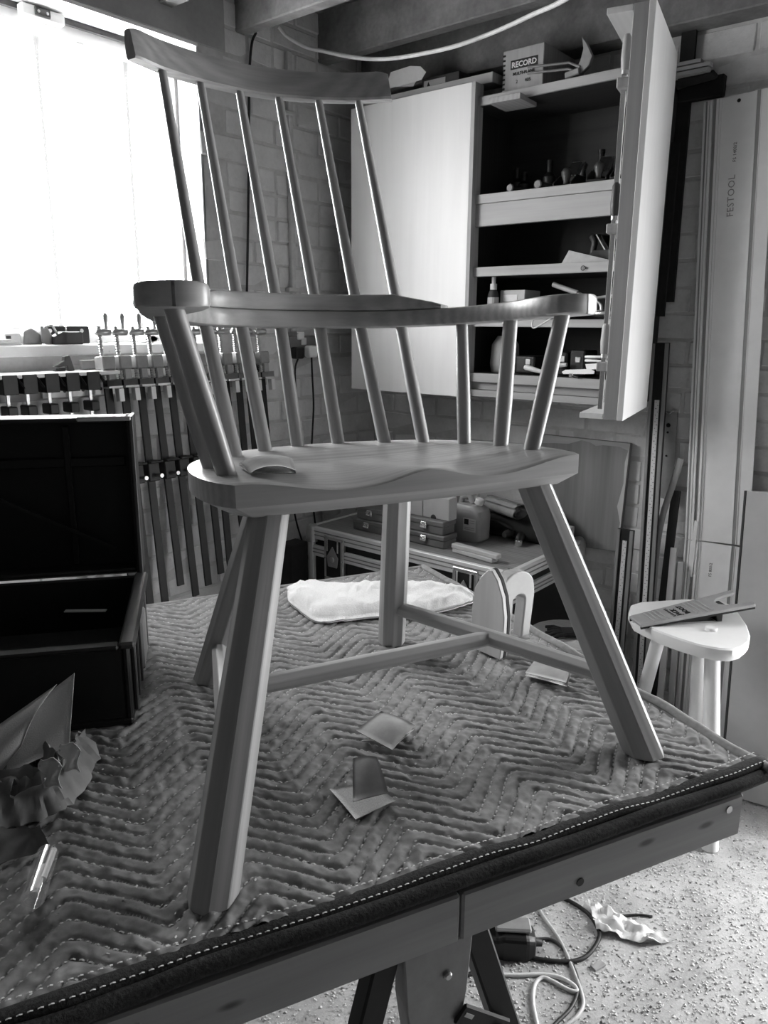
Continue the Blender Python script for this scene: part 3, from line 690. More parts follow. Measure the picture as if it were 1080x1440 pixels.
obj('body', MB().box((XW+.03, a, 1.349), (XW+.05, b, 1.378)), M['alu_dark'], t, bevel=.002); obj('ring', MB().lathe([(.007,0),(.009,.0015),(.007,.003)], (XW+.05, a+(b-a)*.55, 1.364), (1,0,0), 16), M['chrome'], t)
t = thing('sanding_belt_roll', 'pale rounded roll of sandpaper lying on the sill behind the clamp screws', 'roll', (XW-.05, onX(207,478,XW-.05)[1], zs)); a = onX(207,478,XW-.05)[1]
for i in range(3): obj('layer', MB().tube([(XW-.09, a, zs+.012+.002*i), (XW-.02, a, zs+.012+.002*i)], .028-.006*i, 16, up=(0,0,1), sq=.42), M['paper'] if i % 2 == 0 else M['dark'], t, smooth='auto')
# ------------------------------------------------------------------ conduit, cables, sockets
def wallpt(x, y, off=.012): return onX(x, y, XW+off)
t = thing('wall_conduit', 'painted vertical cable conduit clipped to the brick wall', 'conduit', wallpt(408, 465))
cy = 2.185
obj('pipe', MB().box((XW, cy-.011, 1.46), (XW+.02, cy+.013, 2.46)), M['mortar'], t, bevel=.004)
for z in (1.62, 2.25): obj('clip', MB().box((XW, cy-.032, z-.008), (XW+.024, cy+.018, z+.008)), M['mortar'], t, bevel=.003)
t = thing('power_sockets', 'grey double socket strip screwed to the brick wall', 'socket', wallpt(420, 505))
pa, pb = wallpt(401, 473), wallpt(442, 480)
obj('plate', MB().box((XW-.004, pa[1], 1.360), (XW+.035, pb[1]+.01, 1.445)), M['midgrey'], t, bevel=.004)
obj('switch', MB().box((XW+.034, wallpt(411,450)[1], 1.43), (XW+.045, wallpt(420,450)[1], 1.46)), M['white'], t, bevel=.003)
obj('switch', MB().box((XW+.034, wallpt(417,480)[1], 1.41), (XW+.042, wallpt(424,480)[1], 1.438)), M['paper'], t, bevel=.002)
def plug(name, lab, x, y, mat, cord):
    p = wallpt(x, y, .04); t = thing(name, lab, 'plug', p)
    obj('plug_body', MB().obox(p+np.array([.018,0,0]), (.036, .046, .046), ((1,0,0),(0,1,0),(0,0,1))), mat, t, bevel=.008, seg=2)
    pts = [p+np.array([.02,0,-.022])] + [wallpt(a, b, .03) for a, b in cord]
    obj('cord', MB().tube(catmull(pts, 6), .0038, 8), M['rubber'], t, smooth=True); return t
plug('black_plug', 'black mains plug with black cord in the wall socket', 414, 496, M['black'], [(415, 520), (416, 560), (414, 640), (411, 690), (416, 730), (428, 770), (440, 800), (450, 830)])
plug('white_plug', 'white mains plug with black cord in the wall socket', 433, 494, M['white'], [(439, 525), (441, 570), (439, 615), (437, 660), (440, 705), (444, 745), (447, 772)])
one('hanging_cable', MB().tube(catmull([wallpt(*p) for p in ((360,46),(354,62),(350.5,110),(350,200),(349,300),(347,420),(346,450),(353,490),(368,540),(374,575),(376,640))], 6), .0045, 8), M['rubber'], 'thin black cable hanging down the brick wall behind the chair back', 'cable', smooth=True)
one('white_cable', MB().tube(catmull([onY(x, y, Y) for x, y, Y in ((392,38,2.12),(405,52,2.15),(430,66,2.2),(455,72,2.25),(500,81,2.28),(540,83,2.28),(580,78,2.28),(640,65,2.28),(700,43,2.28),(750,20,2.2),(790,2,2.1),(830,-25,2.02))], 6), .0068, 10), M['cablewhite'], 'thick white cable sagging below the ceiling joists', 'cable', smooth=True)
# ------------------------------------------------------------------ black open toolbox on the table
N0 = np.array([-1.050, .628, TT-.002]); s_ = norm((-.80,.60,0)); w_ = norm((-.60,-.80,0)); zz = np.array([0,0,1.])
def tbp(a, b, c): return N0 + w_*a + s_*b + zz*c           # a: leftwards, b: towards the lid, c: up
TWd, TDp, THt, WL = .50, .37, .142, .010
t = thing('black_toolbox', 'large black plastic toolbox with its lid standing open, on the blanket', 'toolbox', tbp(TWd/2, TDp/2, 0))
def tbox(m, a0, a1, b0, b1, c0, c1): return m.obox(tbp((a0+a1)/2, (b0+b1)/2, (c0+c1)/2), (a1-a0, b1-b0, c1-c0), (w_, s_, zz))
m = MB(); tbox(m, 0, TWd, 0, TDp, 0, .012); tbox(m, 0, WL, 0, TDp, .012, THt); tbox(m, TWd-WL, TWd, 0, TDp, .012, THt); tbox(m, WL, TWd-WL, 0, WL, .012, THt); tbox(m, WL, TWd-WL, TDp-WL, TDp, .012, THt)
base = obj('base', m, M['black'], t, bevel=.003)
rm = MB(); tbox(rm, -.012, .014, -.006, TDp, THt-.006, THt+.006); obj('side_rim', rm, M['dark'], base, bevel=.004)
rm = MB(); tbox(rm, .014, TWd, -.012, .012, THt-.004, THt+.004); obj('front_rim', rm, M['black'], base, bevel=.003)
for k in range(6):
    m = MB(); tbox(m, -.008, 0, .03+.055*k, .045+.055*k, .01, THt-.006); obj('rib', m, M['dark'], base, bevel=.002)
m = MB(); tbox(m, -.012, 0, .15, .24, .03, .12); obj('side_latch', m, M['grey_iron'], base, bevel=.004)
LH = .325
m = MB(); tbox(m, 0, TWd, TDp+.05, TDp+.062, THt, THt+LH); tbox(m, 0, WL, TDp-.005, TDp+.05, THt+.003, THt+LH); tbox(m, TWd-WL, TWd, TDp-.005, TDp+.05, THt+.003, THt+LH); tbox(m, WL, TWd-WL, TDp-.005, TDp+.05, THt+LH-WL, THt+LH)
tbox(m, WL, TWd-WL, TDp, TDp+.05, THt+.003, THt+.014)
lid = obj('lid', m, M['black'], t, bevel=.003)
for a in (.13, .37): 
    m = MB(); tbox(m, a-.006, a+.006, TDp+.035, TDp+.05, THt+.02, THt+LH-.02); obj('lid_rib', m, M['black'], lid, bevel=.002)
m = MB(); tbox(m, .02, TWd-.02, TDp+.04, TDp+.05, THt+LH*.68, THt+LH*.74); obj('lid_rib', m, M['black'], lid, bevel=.002)
m = MB(); m.bar(tbp(.05, TDp+.03, THt+.05), tbp(.33, TDp+.03, THt+.20), .006, .006); obj('lid_stay', m, M['dark_steel'], lid)
m = MB(); tbox(m, -.003, .004, TDp-.008, TDp+.064, THt+.003, THt+LH+.002); obj('lid_edge', m, M['dark'], lid, bevel=.001)
m = MB(); tbox(m, .0, .10, TDp-.012, TDp-.006, THt+LH-.006, THt+LH+.003); obj('lid_catch', m, M['grey_iron'], lid, bevel=.002)
obj('rivet', MB().lathe([(.006,0),(.005,.003)], tbp(.295, TDp-.006, THt+LH-.02), -s_, 12), M['steel'], lid)
m = MB(); tbox(m, .03, .3, .06, .31, .012, .055); one('tool_tray', m, M['black_matt'], 'black lift-out tray lying inside the open toolbox', 'tray', bevel=.006)
m = MB(); m.bar(tbp(.07, .325, .085), tbp(.15, .34, .085), .012, .002); m2 = one('steel_rule', m, M['alu'], 'short bright steel rule inside the open black toolbox', 'ruler')
g = [[tbp(.2+.14*i/5, .10+.07*j/5, .057+.01*math.sin(i*1.1+j)) for j in range(6)] for i in range(6)]; one('crumpled_bag', MB().sheet(g, .003), M['dark'], 'dark crumpled plastic bag inside the open black toolbox', 'bag', smooth=True)
# ------------------------------------------------------------------ papers in front of the toolbox
def crumple(P, amp, f, seed):
    P = np.asarray(P); n = vnoise(P[...,0]*f, P[...,1]*f, seed)+vnoise(P[...,2]*f, P[...,0]*f, seed+3); return P + n[...,None]*amp*np.array([.5,.3,1.0])
pn = norm(-Fh*.8 + np.array([0,0,.6])); pc = onz(45, 1075, TT+.02)
def quadgrid(c, n1, n2, bulge=None):
    G = []
    for i in range(n1+1):
        row = []
        for j in range(n2+1):
            u, v = i/n1, j/n2; p = (1-u)*(1-v)*np.array(c[0])+u*(1-v)*np.array(c[1])+u*v*np.array(c[2])+(1-u)*v*np.array(c[3])
            row.append(p + (bulge(u, v) if bulge else 0))
        G.append(row)
    return G
q = [onplane(x, y, pc, pn) for x, y in ((-40,1048),(108,948),(101,1050),(-40,1118))]
t = thing('paper_towel', 'embossed white paper towel sheet curling up in front of the black toolbox', 'paper towel', onz(40, 1085, TT))
obj('sheet', MB().sheet(quadgrid(q, 14, 10, lambda u, v: pn*.020*math.sin(u*3.1)*(v-.3)+pn*.01*u), .0008, pn), M['towel_paper'], t, smooth=True, fix=False)
q2 = [onplane(x, y, pc+pn*.018, pn) for x, y in ((-40,1046),(80,962),(30,1050),(-40,1135))]
obj('folded_flap', MB().sheet(quadgrid(q2, 12, 8, lambda u, v: pn*.014*math.sin(v*3.1)), .0008, pn), M['towel_paper'], t, smooth=True, fix=False)
t = thing('kraft_bag', 'crumpled brown kraft paper bag lying open on the blanket', 'paper bag', onz(35, 1120, TT))
def crumpled(cx, cy, rx, ry, h, seed, n=46):
    c = onz(cx, cy, TT); G = []
    for i in range(n):
        row = []
        for j in range(n):
            u, v = i/(n-1)*2-1, j/(n-1)*2-1; r_ = math.hypot(u, v); k = max(abs(u), abs(v))/(r_+1e-6) if r_ > 0 else 1; a = u*k*(1+.10*math.sin(3*v+seed)); b = v*k*(1+.10*math.sin(2*u+seed)); r2 = math.hypot(a, b)
            rim = math.exp(-((r2-.72)/.22)**2)
            rid = abs(float(vnoise(np.array(a*2.6+seed), np.array(b*3.4), seed)))+.6*abs(float(vnoise(np.array(a*6+b*2), np.array(b*6-a*2), seed+2)))
            z = .004 + h*rim*(.75+.35*math.cos(math.atan2(b, a)-.4)) + h*.55*rid*(1-.7*r2**3) ; z = z*(1-max(0, (r2-.85)/.2)) + .002
            row.append(c + Rh*rx*a + Fh*ry*b + zz*max(z, .003) + Rh*.012*float(vnoise(np.array(b*5), np.array(a*5), seed+5)))
        G.append(row)
    return MB().sheet(G, .0012)
def fold_band(px, h, wd, seed, lean=.4):
    P = catmull([onz(x, y, TT+.002) for x, y in px], 7); G = []; n = len(P)
    for i, p in enumerate(P):
        d = norm(P[min(i+1,n-1)]-P[max(i-1,0)]); nn = np.cross(zz, d); row = []
        for j in range(13):
            v = j/12*2-1; k = 1+.25*float(vnoise(np.array(i*.35), np.array(seed+.5), seed))
            z = h*k*(1-abs(v)**1.5) + .005*float(vnoise(np.array(i*.55), np.array(v*2.2), seed+1))
            row.append(p + nn*(wd*v*k + lean*z) + zz*max(.001, z) + nn*.004*float(vnoise(np.array(i*.8), np.array(v*3), seed+2)))
        G.append(row)
    return MB().sheet(G, .001)
for i, (px, h, wd, ln_) in enumerate((([(126,1056),(120,1080),(104,1110),(78,1134),(40,1149),(0,1158),(-40,1164)], .034, .016, -.3), ([(88,1116),(50,1127),(10,1131),(-40,1136)], .036, .018, -.2), ([(72,1108),(30,1113),(-40,1116)], .034, .020, 0), ([(112,1058),(98,1082),(76,1108)], .046, .010, .2), ([(58,1076),(62,1092),(74,1112)], .058, .008, .1), ([(-40,1096),(10,1094),(50,1088)], .030, .022, 0), ([(20,1140),(-10,1142),(-40,1150)], .040, .020, -.2))):
    obj('paper_fold', fold_band(px, h, wd, 3+i*4, ln_), M['kraft'], t, smooth='auto', fix=False)
g = crumple(np.array(quadgrid([onz(-30, 1085, TT+.004), onz(110, 1056, TT+.004), onz(70, 1130, TT+.004), onz(-30, 1160, TT+.004)], 16, 16)), .003, 60, 6)
obj('paper_base', MB().sheet([list(r) for r in g], .001), M['kraft'], t, smooth='auto', fix=False)
g = quadgrid([onz(-20, 1168, TT+.004), onz(56, 1160, TT+.035), onz(70, 1186, TT+.012), onz(-20, 1215, TT+.006)], 16, 10); g = crumple(np.array(g), .010, 55, 3)
one('kraft_paper_scrap', MB().sheet([list(r) for r in g], .0012), M['kraft'], 'torn crumpled scrap of kraft paper beside the glass vial on the blanket', 'paper', smooth='auto', fix=False)
for k, (x, y, lab) in enumerate(((72, 1088, 'white crumpled tissue strip poking out of the kraft paper bag'), (99, 1066, 'white torn tissue end hanging over the rim of the kraft paper bag'))):
    p = onz(x, y, TT+.055); g = [[p + Rh*(i-3)*.004*(1+.3*math.sin(j)) + zz*(.022-.006*j) - Fh*.004*math.sin(i*1.3+j*.9) for j in range(8)] for i in range(7)]
    one('tissue_strip', MB().sheet(g, .001, -Fh), M['paper'], lab, 'tissue', smooth=True, fix=False)
a = onz(68, 1197, TT+.014); b = onz(46, 1264, TT+.014); d = norm(b-a)
t = thing('glass_vial', 'clear plastic vial with white sticks inside lying on the blanket', 'vial', onz(57, 1235, TT))
obj('tube', MB().tube([a+d*.004, b], .0125, 18), M['vial'], t, smooth='auto'); obj('stick', MB().tube([a+d*.028+Rh*.001, b-d*.006], .0045, 10), M['white'], t, smooth='auto'); obj('stick', MB().tube([a-d*.002+Rh*.006, a+d*.05+Rh*.004], .0042, 10), M['alu'], t, smooth='auto')
obj('end_cap', MB().tube([b-d*.003, b+d*.002], .013, 18), M['vial'], t, smooth='auto')
# ------------------------------------------------------------------ towel, sandpaper, sanding tool
def edgecurve(pts, n): 
    P = catmull([onz(x, y, TT+.006) for x, y in pts], 12); P = np.array(P); L = np.concatenate([[0], np.cumsum(np.linalg.norm(np.diff(P, axis=0), axis=1))]); s = np.linspace(0, L[-1], n)
    return np.stack([np.interp(s, L, P[:,k]) for k in range(3)], 1)
fa = edgecurve([(403,826),(440,822),(500,822),(560,822),(600,822),(640,830),(668,842)], 80); fb = edgecurve([(405,846),(425,862),(452,875),(520,868),(580,866),(630,857),(666,846)], 80)
G = []
for i in range(80):
    row = []
    for j in range(26):
        v = j/25; p = fa[i]*(1-v)+fb[i]*v; e_ = min(v, 1-v, i/79*2, (1-i/79)*2); hgt = .022*min(1, e_*6)**.6
        hgt += .006*float(vnoise(np.array(i*.16), np.array(v*3), 2))*min(1, e_*6) + .0035*float(vnoise(np.array(i*.5), np.array(v*9), 5)) + .010*math.exp(-((v-.45-.1*math.sin(i*.09))/.10)**2)*(i > 35)
        row.append(p+zz*max(.001, hgt))
    G.append(row)
t = one('hand_towel', MB().sheet(G, .004), M['towel'], 'white terry towel folded flat on the blanket behind the chair', 'towel', smooth=True, fix=False)
def sandpaper(name, lab, corners, lift, flap, zbase, fl_lift):
    """corners: px of the lower leaf; flap: px of the folded upper leaf (may be None)"""
    c = [onz(x, y, zbase) for x, y in corners]; t = thing(name, lab, 'sandpaper', sum(c)/4, 'pieces of folded sandpaper')
    obj('lower_leaf', MB().sheet(quadgrid(c, 8, 8, lambda u, v: zz*(.003+lift*math.sin(u*3.1)*.5)), .0008), M['sandgrit'], t, smooth=True, fix=False)
    if flap:
        c2 = [onz(x, y, zbase+h) for (x, y), h in zip(flap, fl_lift)]
        obj('upper_leaf', MB().sheet(quadgrid(c2, 8, 8, lambda u, v: zz*(.004+.008*math.sin(v*2.6)*math.sin(u*2.6))), .0008), M['sandpaper'], t, smooth=True, fix=False)
    return t
sandpaper('sandpaper_sheet', 'square folded sandpaper on the blanket, under the cross stretcher of the chair', [(508,1044),(560,1047),(582,1028),(535,1030)], .003, [(500,1030),(552,1058),(584,1025),(536,1003)], TT+.002, (.006,.006,.010,.014))
sandpaper('sandpaper_sheet', 'sandpaper with one leaf curled up, on the blanket in front of the chair', [(463,1112),(500,1155),(556,1128),(520,1102)], .002, [(496,1131),(546,1118),(530,1070),(496,1070)], TT+.002, (.012,.016,.045,.040))
sandpaper('sandpaper_sheet', 'thick folded sandpaper wad on the blanket beside the right stretcher', [(738,952),(797,968),(803,948),(752,934)], .002, [(738,949),(796,963),(803,944),(752,931)], TT+.002, (.012,.012,.012,.012))
sp = [cw(*q) for q in ((-.225,.445,.004),(-.165,.475,.002),(-.150,.425,.002),(-.21,.40,.003))]
def seatpt(x, y): return onplane(x, y, cw(0,.4,.001), CEZ)
q = [seatpt(*p) for p in ((336,655),(352,666),(416,666),(410,651))]; t = thing('sandpaper_sheet', 'folded strip of sandpaper lying on the chair seat beside the front sticks', 'sandpaper', sum(q)/4, 'pieces of folded sandpaper')
obj('lower_leaf', MB().sheet(quadgrid(q, 6, 10, lambda u, v: zz*(.001)), .0012), M['sandgrit'], t, smooth=True, fix=False)
obj('upper_leaf', MB().sheet(quadgrid(q, 8, 10, lambda u, v: zz*(.003+.010*math.sin(v*2.9)**.7+.003*math.sin(u*5))), .001), M['sandpaper'], t, smooth=True, fix=False)
# iron-shaped sanding tool standing on its heel
th = math.radians(40); hdv = Rh*math.cos(th)+Fh*math.sin(th); wdv = Rh*math.sin(th)-Fh*math.cos(th); B0 = onz(690, 921, TT+.002) + Fh*.012
t = thing('sanding_iron', 'iron shaped wooden sanding block with loop handle, standing upright on the blanket', 'sanding block', B0)
Lz = .178
prof = [(-.036,0),(.036,0),(.043,.05),(.043,.09),(.036,.13),(.022,.160),(.006,Lz),(-.002,Lz),(-.022,.158),(-.037,.13),(-.043,.09),(-.043,.05)]
def pt(wd, z, h): return B0 + wdv*wd + zz*z + hdv*h
pr = [np.array([a,b,0]) for a,b in prof]; 
obj('sole', MB().prism([pt(a, b, -.012) for a, b in prof], hdv*.011), M['pine_pale'], t, bevel=.0015, grain=zz)
obj('foam_layer', MB().prism([pt(a, b, -.001) for a, b in prof], hdv*.009), M['black_matt'], t, bevel=.001)
obj('back_plate', MB().prism([pt(a*.9, b*.97, .008) for a, b in prof], hdv*.006), M['card'], t)
HS = 1.28
outer = [(.014,.0)] + [(.014,.11)] + [(.052-.040*math.cos(a), .122+.040*math.sin(a)) for a in np.linspace(.15, math.pi-.05, 12)] + [(.094,.105),(.086,.015)]
inn = [(.066,.015),(.071,.09)] + [(.056+.015*math.cos(a), .098+.014*math.sin(a)) for a in np.linspace(.1, math.pi-.1, 8)] + [(.041,.09),(.036,0)]
obj('loop_handle', MB().prism([B0 + hdv*(.014+(h-.014)*HS) + zz*z - wdv*.013 for h, z in outer+inn], wdv*.026), M['canplastic'], t, bevel=.003, seg=2)
obj('lettering_strip', MB().prism([B0 + hdv*h + zz*z + wdv*.0131 for h, z in ((.020,.02),(.028,.02),(.031,.10),(.023,.10))], wdv*.0006), M['sandpaper'], t)
for k in range(9): obj('lettering_mark', MB().prism([B0 + hdv*(h+.0011*k) + zz*z + wdv*.0138 for h, z in ((.0200,.024+.0085*k),(.0265,.024+.0085*k),(.0265,.029+.0085*k),(.0220,.0275+.0085*k))], wdv*.0004), M['ink'], t)
# ------------------------------------------------------------------ wall cabinet
CX0, CX1, CY0, CY1, CZ0, CZ1 = -2.135, -1.0, 2.40, 2.692, 1.238, 2.24
M['cab'] = wood('dark_wood_cabinet_shade', .015, .03, .8, 60.)  # near-black colour paints in the shade inside the cabinet; also plain dark wood
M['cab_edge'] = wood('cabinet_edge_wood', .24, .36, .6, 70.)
cab = thing('tool_cabinet', 'wall hung wooden tool cabinet with one plywood door shut and one swung open', 'cabinet', ((CX0+CX1)/2, CY1, CZ0))
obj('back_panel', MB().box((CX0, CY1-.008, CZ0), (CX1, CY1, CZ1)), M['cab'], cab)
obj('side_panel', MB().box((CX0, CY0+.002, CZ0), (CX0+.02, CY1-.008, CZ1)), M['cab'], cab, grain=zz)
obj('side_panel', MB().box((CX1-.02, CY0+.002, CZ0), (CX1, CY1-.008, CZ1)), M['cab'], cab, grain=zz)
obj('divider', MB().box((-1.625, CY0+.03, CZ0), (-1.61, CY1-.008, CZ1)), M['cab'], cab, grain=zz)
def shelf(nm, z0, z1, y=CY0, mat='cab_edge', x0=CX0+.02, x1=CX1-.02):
    sh_ = obj(nm, MB().box((x0, y+.012, z0+.0005), (x1, CY1-.008, z1-.0005)), M['cab'], cab, grain=(1,0,0)); obj('lit_edge', MB().box((x0, y, z0), (x1, y+.012, z1)), M[mat], sh_, bevel=.0015, grain=(1,0,0))  # shelf shade painted as a dark board, its lit edge as a pale strip
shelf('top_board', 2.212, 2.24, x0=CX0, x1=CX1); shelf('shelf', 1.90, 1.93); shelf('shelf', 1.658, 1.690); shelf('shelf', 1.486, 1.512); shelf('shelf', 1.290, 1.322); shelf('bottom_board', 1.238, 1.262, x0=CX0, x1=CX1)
obj('front_rail', MB().box((CX0+.02, CY0+.004, 1.826), (CX1-.02, CY0+.022, 1.899)), M['cab_edge'], cab, bevel=.001, grain=(1,0,0))
obj('drawer_front', MB().box((-1.585, CY0+.02, 1.263), (CX1-.02, CY0+.034, 1.289)), M['cab_edge'], cab, grain=(1,0,0))
ld = obj('left_door', MB().box((CX0, CY0-.022, 1.234), (-1.589, CY0-.002, 2.284)), M['ply'], cab, bevel=.001, grain=zz); ld['label'] = 'closed pale birch plywood door'
obj('door_edge', MB().box((-1.5895, CY0-.0215, 1.235), (-1.575, CY0+.03, 2.283)), M['ply_edge'], ld, grain=zz)
# open right door
dN = np.array([-.812, 1.985, 0]); dF = np.array([-.905, 2.395, 0]); dd = norm(dF-dN); dno = np.array([-dd[1], dd[0], 0]); dno = dno if dno[0] > 0 else -dno; DW = np.linalg.norm(dF-dN)
def dp(a, b, z): return dN + dd*a - dno*b + zz*z            # a: towards the hinge, b: inwards from the outer face
def dbox(m, a0, a1, b0, b1, z0, z1): return m.obox(dp((a0+a1)/2, (b0+b1)/2, (z0+z1)/2), (a1-a0, b1-b0, z1-z0), (dd, -dno, zz))
rd = obj('right_door', dbox(MB(), 0, DW, 0, .016, 1.245, 2.244), M['ply'], cab, bevel=.001, grain=zz); rd['label'] = 'open plywood door with narrow shelves on its inner side'
obj('door_stile', dbox(MB(), .001, .03, .0165, .052, 1.247, 2.242), M['cab_edge'], rd, bevel=.001, grain=zz)
obj('door_stile', dbox(MB(), DW-.03, DW-.001, .0165, .052, 1.247, 2.242), M['cab_edge'], rd, bevel=.001, grain=zz)
obj('door_plate', dbox(MB(), .001, DW-.02, .053, .115, 1.247, 1.262), M['ply'], rd, bevel=.001, grain=dd); obj('door_plate', dbox(MB(), .001, DW-.02, .053, .115, 2.226, 2.241), M['ply'], rd, bevel=.001, grain=dd)
for z in (2.075, 1.735, 1.385): obj('tool_rack', dbox(MB(), .012, DW-.04, .0525, .082, z-.012, z+.012), M['cab_edge'], rd, bevel=.002, grain=dd)
for z in (1.40, 2.09): obj('hinge', MB().lathe([(.006,0),(.006,.06)], dp(DW+.004, .01, z), n=10), M['steel'], rd)
# chisels hung in the door racks
for i, (a, z, L) in enumerate(((.035, 2.09, .25), (.035, 1.75, .26), (.035, 1.40, .13), (.12, 2.09, .24), (.12, 1.75, .25), (.22, 2.09, .22), (.22, 1.75, .24))):
    c = dp(a, .068, z); t = thing('chisel', ['paring chisel nearest the free edge of the open cabinet door, upper rack', 'chisel nearest the free edge of the open cabinet door, middle rack', 'short chisel in the lowest rack of the open cabinet door'][i] if i < 3 else 'bench chisel hanging deeper inside the open cabinet door', 'chisel', c, 'chisels hung on the cabinet door')
    obj('handle', MB().lathe([(.006,.013),(.010,.02),(.012,.05),(.010,.09),(.006,.098)], c, n=12), M['dark'] if i % 2 else M['pine'], t, smooth=True)
    obj('blade', MB().box((c[0]-.007, c[1]-.002, z-L), (c[0]+.007, c[1]+.002, z+.013)), M['chrome'], t, bevel=.001)
    obj('ferrule', MB().lathe([(.0085,0.008),(.0085,.024)], c, n=12), M['steel'], t, smooth='auto')
# ---- planes on the upper shelf
def hand_plane(x, y, z, ang, L, lab):
    t = thing('hand_plane', lab, 'plane', (0,0,0), 'hand planes on the upper cabinet shelf'); k = dict(parent=t, local=True)
    m = MB(); m.box((-L/2, -.03, 0), (L/2, .03, .006)); m.prism([(-L/2, -.032, .0), (L/2, -.032, .0), (L/2, -.032, .012), (.05, -.032, .042), (-.03, -.032, .045), (-L/2, -.032, .012)], (0,.004,0)); m.prism([(-L/2, .028, .0), (L/2, .028, .0), (L/2, .028, .012), (.05, .028, .042), (-.03, .028, .045), (-L/2, .028, .012)], (0,.004,0)); obj('body', m, M['dark_steel'], bevel=.001, **k)
    obj('tote', MB().tube(catmull([(-.06,0,.008),(-.075,0,.04),(-.07,0,.075),(-.085,0,.095)], 4), [.011]*13, 10, up=(0,1,0)), M['dark'], smooth=True, **k)
    obj('knob', MB().lathe([(.012,.006),(.009,.02),(.016,.04),(.017,.05),(.010,.06),(.002,.062)], (L/2-.035,0,0), n=14), M['dark'], smooth=True, **k)
    m = MB(); m.obox((.0, 0, .06), (.10, .044, .004), ((math.cos(.8),0,-math.sin(.8)), (0,1,0), (math.sin(.8),0,math.cos(.8)))); obj('iron', m, M['steel'], **k)
    m = MB(); m.obox((.01, 0, .066), (.07, .036, .005), ((math.cos(.8),0,-math.sin(.8)), (0,1,0), (math.sin(.8),0,math.cos(.8)))); cap = obj('lever_cap', m, M['chrome'], bevel=.002, **k)
    t.location = (x, y, z); t.rotation_euler = (0, 0, ang); return t
hand_plane(-1.065, 2.50, 1.931, -1.45, .20, 'black iron hand plane at the end of the shelf beside the open door'); hand_plane(-1.155, 2.51, 1.931, -1.35, .22, 'iron hand plane with shiny lever cap, next but one to the open door'); hand_plane(-1.27, 2.53, 1.931, -1.5, .2, 'dark hand plane further along the shelf, behind the round brass end')
hand_plane(-1.135, 2.53, 1.691, -.5, .2, 'small dark plane with round knob beside the saw blades')
for i, (x, r, lab) in enumerate(((-1.345, .014, 'brass ended turned handle pointing out of the dark shelf'), (-1.45, .013, 'pale ended turned handle lying in the dark part of the shelf'))):
    t = thing('turned_awl', lab, 'handle', (x, 2.47, 1.931)); p = np.array([x, 2.42, 1.931+r])
    obj('grip', MB().lathe([(r*.7,.14),(r,.08),(r*.8,.02),(r,.008),(r,0)], p, (0,1,0), 14), M['dark'], t, smooth='auto'); obj('end_disc', MB().lathe([(r*.8,-.002),(r*.8,.001)], p, (0,1,0), 14), M['midgrey'], t)
for i, (x, h) in enumerate(((-1.53, .10), (-1.50, .085), (-1.40, .11), (-1.21, .12))):
    one('dark_bottle', MB().lathe([(.022,0),(.024,.01),(.024,h*.6),(.010,h*.75),(.010,h),(.012,h),(.012,h*1.1)], (x, 2.60, 1.931), n=14), M['black'], ['small dark oil bottle against the shut plywood door', 'squat dark bottle second from the shut plywood door', 'dark bottle behind the pale turned handle on the upper shelf', 'tall dark bottle behind the hand planes'][i], 'bottle', smooth='auto')
# ---- saw plates on the second shelf
for i, (pts, off) in enumerate(((((762,381),(790,370),(800,352),(868,368),(868,379)), 2.46), (((775,383),(795,372),(868,372),(868,380)), 2.43))):
    P = [onY(x, y, off) for x, y in pts]; P = [np.array([p[0], off, max(p[2], 1.6905)]) for p in P]
    one('saw_plate', MB().prism(P, (0,.003,0)), M['grey_iron'] if i == 0 else M['alu_dark'], ['large dark saw plate leaning on the second cabinet shelf', 'pale saw plate with small holes in front of the larger one'][i], 'saw blade')
t = thing('key_ring', 'small metal ring hung on the edge of the second cabinet shelf', 'ring', (-1.2, CY0-.002, 1.675)); c = onY(820, 377, CY0-.004)
obj('ring', MB().tube([c+np.array([math.cos(a)*.007,0,math.sin(a)*.007]) for a in np.linspace(0, 2*math.pi, 17)], .0012, 6), M['dark_steel'], t); obj('tab', MB().prism([c+np.array([.007,0,.003]), c+np.array([.018,0,0]), c+np.array([.007,0,-.003])], (0,.002,0)), M['dark_steel'], t)
# ---- third shelf: spray bottle, boxes, brace
z3 = 1.513; p = onY(693, 430, 2.45); x = p[0]
t = thing('spray_bottle', 'clear pump spray bottle with white cap on the third cabinet shelf', 'bottle', (x, 2.45, z3))
obj('bottle', MB().lathe([(.019,0),(.02,.01),(.02,.085),(.013,.1),(.011,.105)], (x, 2.45, z3), n=16), M['dark'], t, smooth='auto'); obj('collar', MB().lathe([(.0125,.1),(.0125,.122)], (x, 2.45, z3), n=16), M['white'], t, smooth='auto'); obj('pump_cap', MB().lathe([(.007,.122),(.008,.15),(.005,.156)], (x, 2.45, z3), n=14), M['white'], t, smooth='auto')
obj('label', MB().lathe([(.0204,.03),(.0204,.075)], (x, 2.45, z3), n=16, caps=False), M['card'], t)
xa, xb = onY(703,420,2.47)[0], onY(738,420,2.47)[0]
t = thing('card_box', 'dark little box with a pale label on top of another box in the cabinet', 'box', ((xa+xb)/2, 2.5, z3+.045)); obj('body', MB().box((xa, 2.47, z3+.046), (xb, 2.58, z3+.10)), M['card'], t, bevel=.002); obj('label', MB().box((xa+.015, 2.4685, z3+.062), (xb-.03, 2.47, z3+.084)), M['paper'], t)
one('card_box', MB().box((onY(702,420,2.45)[0], 2.45, z3), (onY(740,430,2.45)[0], 2.60, z3+.045)), M['card'], 'pale flat cardboard box under the small labelled box in the cabinet', 'box', bevel=.002)
t = thing('carpenters_brace', 'hand brace drill with chrome chuck lying on the third cabinet shelf', 'brace', (-1.15, 2.46, z3)); q = [onY(x, y, 2.46) for x, y in ((778,400),(800,407),(825,418),(842,425),(846,435),(842,441))]
